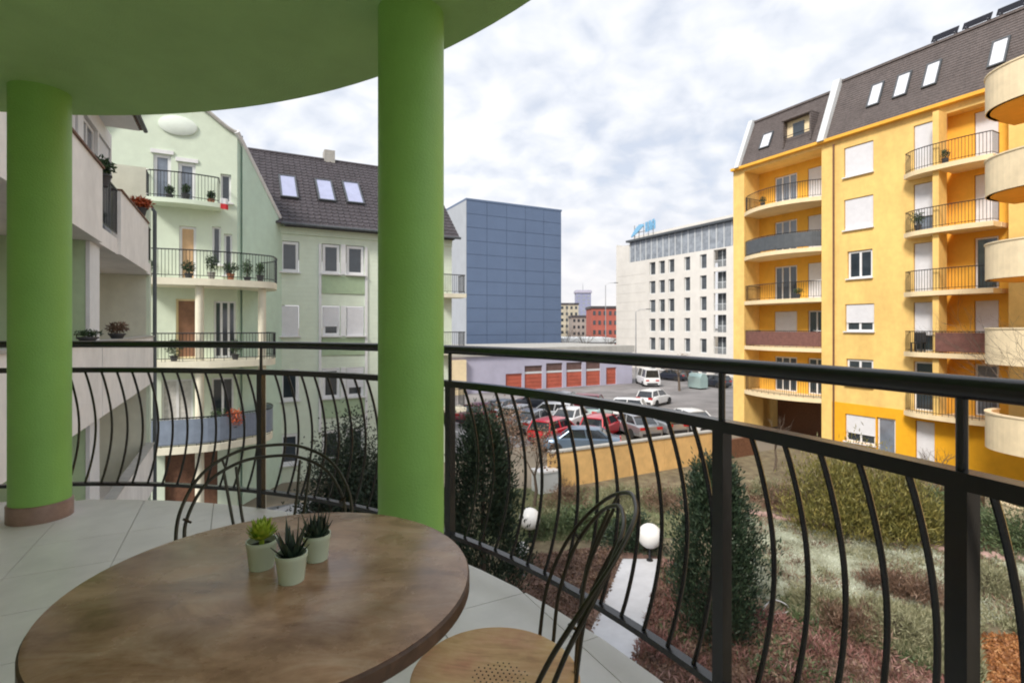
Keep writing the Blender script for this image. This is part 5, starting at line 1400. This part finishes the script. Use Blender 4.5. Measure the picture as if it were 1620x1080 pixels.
# black grill-like chair on the yellow house balcony
sc_t = thing('garden_chair', (Yb.ox + 5.0 * math.cos(Yb.th) + .45 * math.sin(Yb.th), Yb.oy + 5.0 * math.sin(Yb.th) - .45 * math.cos(Yb.th), .002), Yb.th, 'black garden chair on the yellow house balcony level with ours', 'chair')
MB().box(-.24, .24, -.22, .22, .42, .46).ob('seat', M['black_plastic'], sc_t); MB().box(-.24, .24, .19, .23, .47, .95).ob('backrest', M['black_plastic'], sc_t)
for sx in (-.2, .2):
    for sy in (-.18, .18): MB().box(sx - .02, sx + .02, sy - .02, sy + .02, 0, .418).ob('leg', M['black_plastic'], sc_t)

# ------------------------------------------------------------------ round table
TX, TY, TR, TZ = -0.4122, 0.9239, 0.3354, 0.74
tb = thing('round_table', (TX, TY, 0), 0, 'round brown wooden bistro table in the foreground', 'table')
MB().lathe([(0.05, -.0045), (TR - .004, -.0045), (TR - .002, -.002), (TR - .010, 0.0), (0.001, 0.0)], (0, 0, TZ), 96, True, False).ob('tabletop', M['table_wood'], tb, True)
MB().lathe([(TR - .012, -.030), (TR - .003, -.030), (TR + .001, -.026), (TR + .001, -.007), (TR - .003, -.0035)], (0, 0, TZ), 96, True, False).ob('edge_band', M['table_edge'], tb, True)
MB().lathe([(.03, .02), (.03, .70), (.10, .705), (.10, .709)], n=24).ob('pedestal', M['black_metal'], tb, True)
MB().lathe([(.21, 0.001), (.21, .012), (.06, .022), (.03, .03)], n=40).ob('base', M['black_metal'], tb, True)

# ------------------------------------------------------------------ bistro chairs: bent double wire back, round wooden seat
def chair(x, y, beta, label):
    """beta: direction in which the backrest lies, seen from the seat"""
    t = thing('bistro_chair', (x, y, 0), beta, label, 'chair', 'bistro chairs at the table')
    SR, SZ = 0.178, 0.45
    seat = MB().lathe([(.001, -.018), (SR - .006, -.018), (SR, -.012), (SR, -.004), (SR - .005, 0), (SR * .6, -.003), (.001, -.005)], (0, 0, SZ), 56, False, False).ob('seat', M['seat_wood'], t, True)
    hb = MB()
    for i in range(-5, 6):
        for j in range(-4, 5):
            px_, py_ = i * .0125 + (j % 2) * .006, j * .011
            if (px_ / .062) ** 2 + (py_ / .045) ** 2 > 1: continue
            hb.lathe([(.0017, -.0046), (.0017, -.0034)], (px_ + .01, py_, SZ), 6)
    hb.ob('perforation', M['potsoil'], seat)
    MB().tube([(math.cos(a) * (SR - .008), math.sin(a) * (SR - .008), SZ - .026) for a in [2 * PI * k / 40 for k in range(40)]], .008, 8, closed=True).ob('seat_ring', M['wire'], t, True)
    wr_ = .0046
    def back_pt(lat, h, b0=.078):                        # point of the backrest shell: upright at first, then leaning back
        return (b0 + (.288 - b0) * (h / .397) ** 2.0, lat, SZ - .02 + h)
    def arch(k1, k2, nm, b0):
        half = [(.178 * k1, 0), (.200 * k1, .10), (.217 * k1, .19), (.212 * k1, .27 * k2), (.168 * k1, .345 * k2), (.085 * k1, .388 * k2), (0, .397 * k2)]
        ctrl = half + [(-a, h) for a, h in reversed(half[:-1])]
        MB().tube(catmull([back_pt(a, h, b0) for a, h in ctrl], 7), wr_, 10).ob(nm, M['wire'], t, True)
    arch(1.0, 1.0, 'back_arch', .078); arch(.925, .93, 'back_arch', .112)
    # spacers between the two wires
    for lat, h in ((.12, .372), (-.12, .372), (.204, .25), (-.204, .25)):
        a = Vector(back_pt(lat, h)); c = Vector(back_pt(lat * .925, h * .94, .112)); MB().tube([a, c], .0035, 6).ob('spacer', M['wire'], t, True)
    # inner hairpins
    for s in (1, -1):
        for b0, dd in ((.085, 0), (.115, -.012)):
            e_ = Vector(back_pt(s * b0, .352 + dd, .112)); m1 = Vector(back_pt(s * b0 * .8, .22, .15))
            pts = catmull([(SR - .012, s * (b0 - .06), SZ - .022), (SR - .004, s * (b0 - .045), SZ + .08), m1, e_], 6)
            MB().tube(pts, .0040, 8).ob('back_strut', M['wire'], t, True)
    # legs: hairpin pairs splayed outwards
    for a in (PI * .25, PI * .75, PI * 1.25, PI * 1.75):
        ca, sa = math.cos(a), math.sin(a)
        for o_ in (-.10, .10):
            pts = catmull([(math.cos(a + o_) * (SR - .01), math.sin(a + o_) * (SR - .01), SZ - .026), (math.cos(a + o_ * .6) * .19, math.sin(a + o_ * .6) * .19, .24), (ca * .222, sa * .222, .007)], 5)
            MB().tube(pts, wr_, 8).ob('leg', M['wire'], t, True)
    MB().tube([(math.cos(a) * .19, math.sin(a) * .19, .22) for a in [2 * PI * k / 36 for k in range(36)]], .0045, 6, closed=True).ob('stretcher_ring', M['wire'], t, True)
chair(-0.035, 1.107, math.radians(-8), 'wire bistro chair with tan wooden seat at the right of the table')
chair(-0.604, 1.315, math.atan2(.9, -.44), 'wire bistro chair on the far side of the table, only its arched back showing')

# ------------------------------------------------------------------ three potted succulents
def pot(x, y, r, h, label):
    r *= .93; h *= .90
    t = thing('succulent', (x, y, TZ + .0005), random.uniform(0, 6), label, 'plant', 'potted succulents on the table')
    MB().lathe([(.001, .0), (r * .78, .0), (r * .80, .002), (r * .97, h - .009), (r, h - .008), (r * 1.01, h), (r * .93, h), (r * .90, h - .010)], n=40, capt=False).ob('pot', M['ceramic'], t, True)
    MB().lathe([(.001, h - .009), (r * .915, h - .012)], n=28, capb=False, capt=False).ob('soil', M['potsoil'], t)
    return t
def leaf_blade(t, base, az, el, ln_, wd, th, curl, m_):
    """thick tapered succulent leaf"""
    b = MB(); n = 7; rings = []
    d = Vector((math.cos(az) * math.cos(el), math.sin(az) * math.cos(el), math.sin(el)))
    side = Vector((-math.sin(az), math.cos(az), 0)); p = Vector(base)
    for k in range(n + 1):
        s = k / n; e2 = el + curl * s
        dd = Vector((math.cos(az) * math.cos(e2), math.sin(az) * math.cos(e2), math.sin(e2))); up = side.cross(dd) * -1
        wk = wd * (math.sin(PI * min(1, .28 + s * .72)) ** .7) * (1 - s ** 3) + .0004; tk = th * (1 - s * .85) + .0003
        rings.append([tuple(p + side * wk / 2), tuple(p - up * tk * .7), tuple(p - side * wk / 2), tuple(p + up * tk * .25)])
        p = p + dd * (ln_ / n)
    loft(b, rings); return b.ob('leaf', m_, t, True)
def px_tab(px, py):                                      # table-top point
    d_ = (EYE - TZ) * FOCAL / (py - HORIZON); return (px - 810) / FOCAL * d_, d_
x, y = px_tab(414, 897); p1 = pot(x, y, .0285, .056, 'white pot with yellow-green rosette succulent, leftmost of the three')
for ring_, (cnt, el, ln_) in enumerate(((10, .30, .032), (10, .62, .034), (9, .90, .032), (7, 1.2, .027), (4, 1.45, .018))):
    for q in range(cnt):
        a = 2 * PI * (q + .5 * ring_) / cnt + random.uniform(-.15, .15)
        leaf_blade(p1, (math.cos(a) * .003, math.sin(a) * .003, .054 + ring_ * .003), a, el + random.uniform(-.1, .1), ln_ * random.uniform(.85, 1.1), .017, .005, .5, M['rosette'])
MB().tube([(0, 0, .038), (0, 0, .062)], .0045, 6).ob('stem', M['rosette'], p1)
x, y = px_tab(461, 918); p2 = pot(x, y, .0285, .054, 'white pot with dark spiky aloe, closest to the camera')
for ring_, (cnt, el, ln_) in enumerate(((6, .80, .050), (6, 1.10, .062), (3, 1.40, .066))):
    for q in range(cnt):
        a = 2 * PI * (q + .4 * ring_) / cnt + random.uniform(-.2, .2)
        leaf_blade(p2, (math.cos(a) * .004, math.sin(a) * .004, .038), a, el + random.uniform(-.12, .12), ln_ * random.uniform(.85, 1.1), .0125, .0055, .15, M['aloe'])
x, y = px_tab(501, 884); p3 = pot(x, y, .0275, .054, 'white pot with dark dense-leaved succulent, rearmost of the three')
for ring_, (cnt, el, ln_) in enumerate(((8, .70, .042), (8, 1.0, .050), (6, 1.3, .054))):
    for q in range(cnt):
        a = 2 * PI * (q + .4 * ring_) / cnt + random.uniform(-.2, .2)
        leaf_blade(p3, (math.cos(a) * .004, math.sin(a) * .004, .038), a, el + random.uniform(-.12, .12), ln_ * random.uniform(.85, 1.1), .013, .0055, .40, M['aloe'])
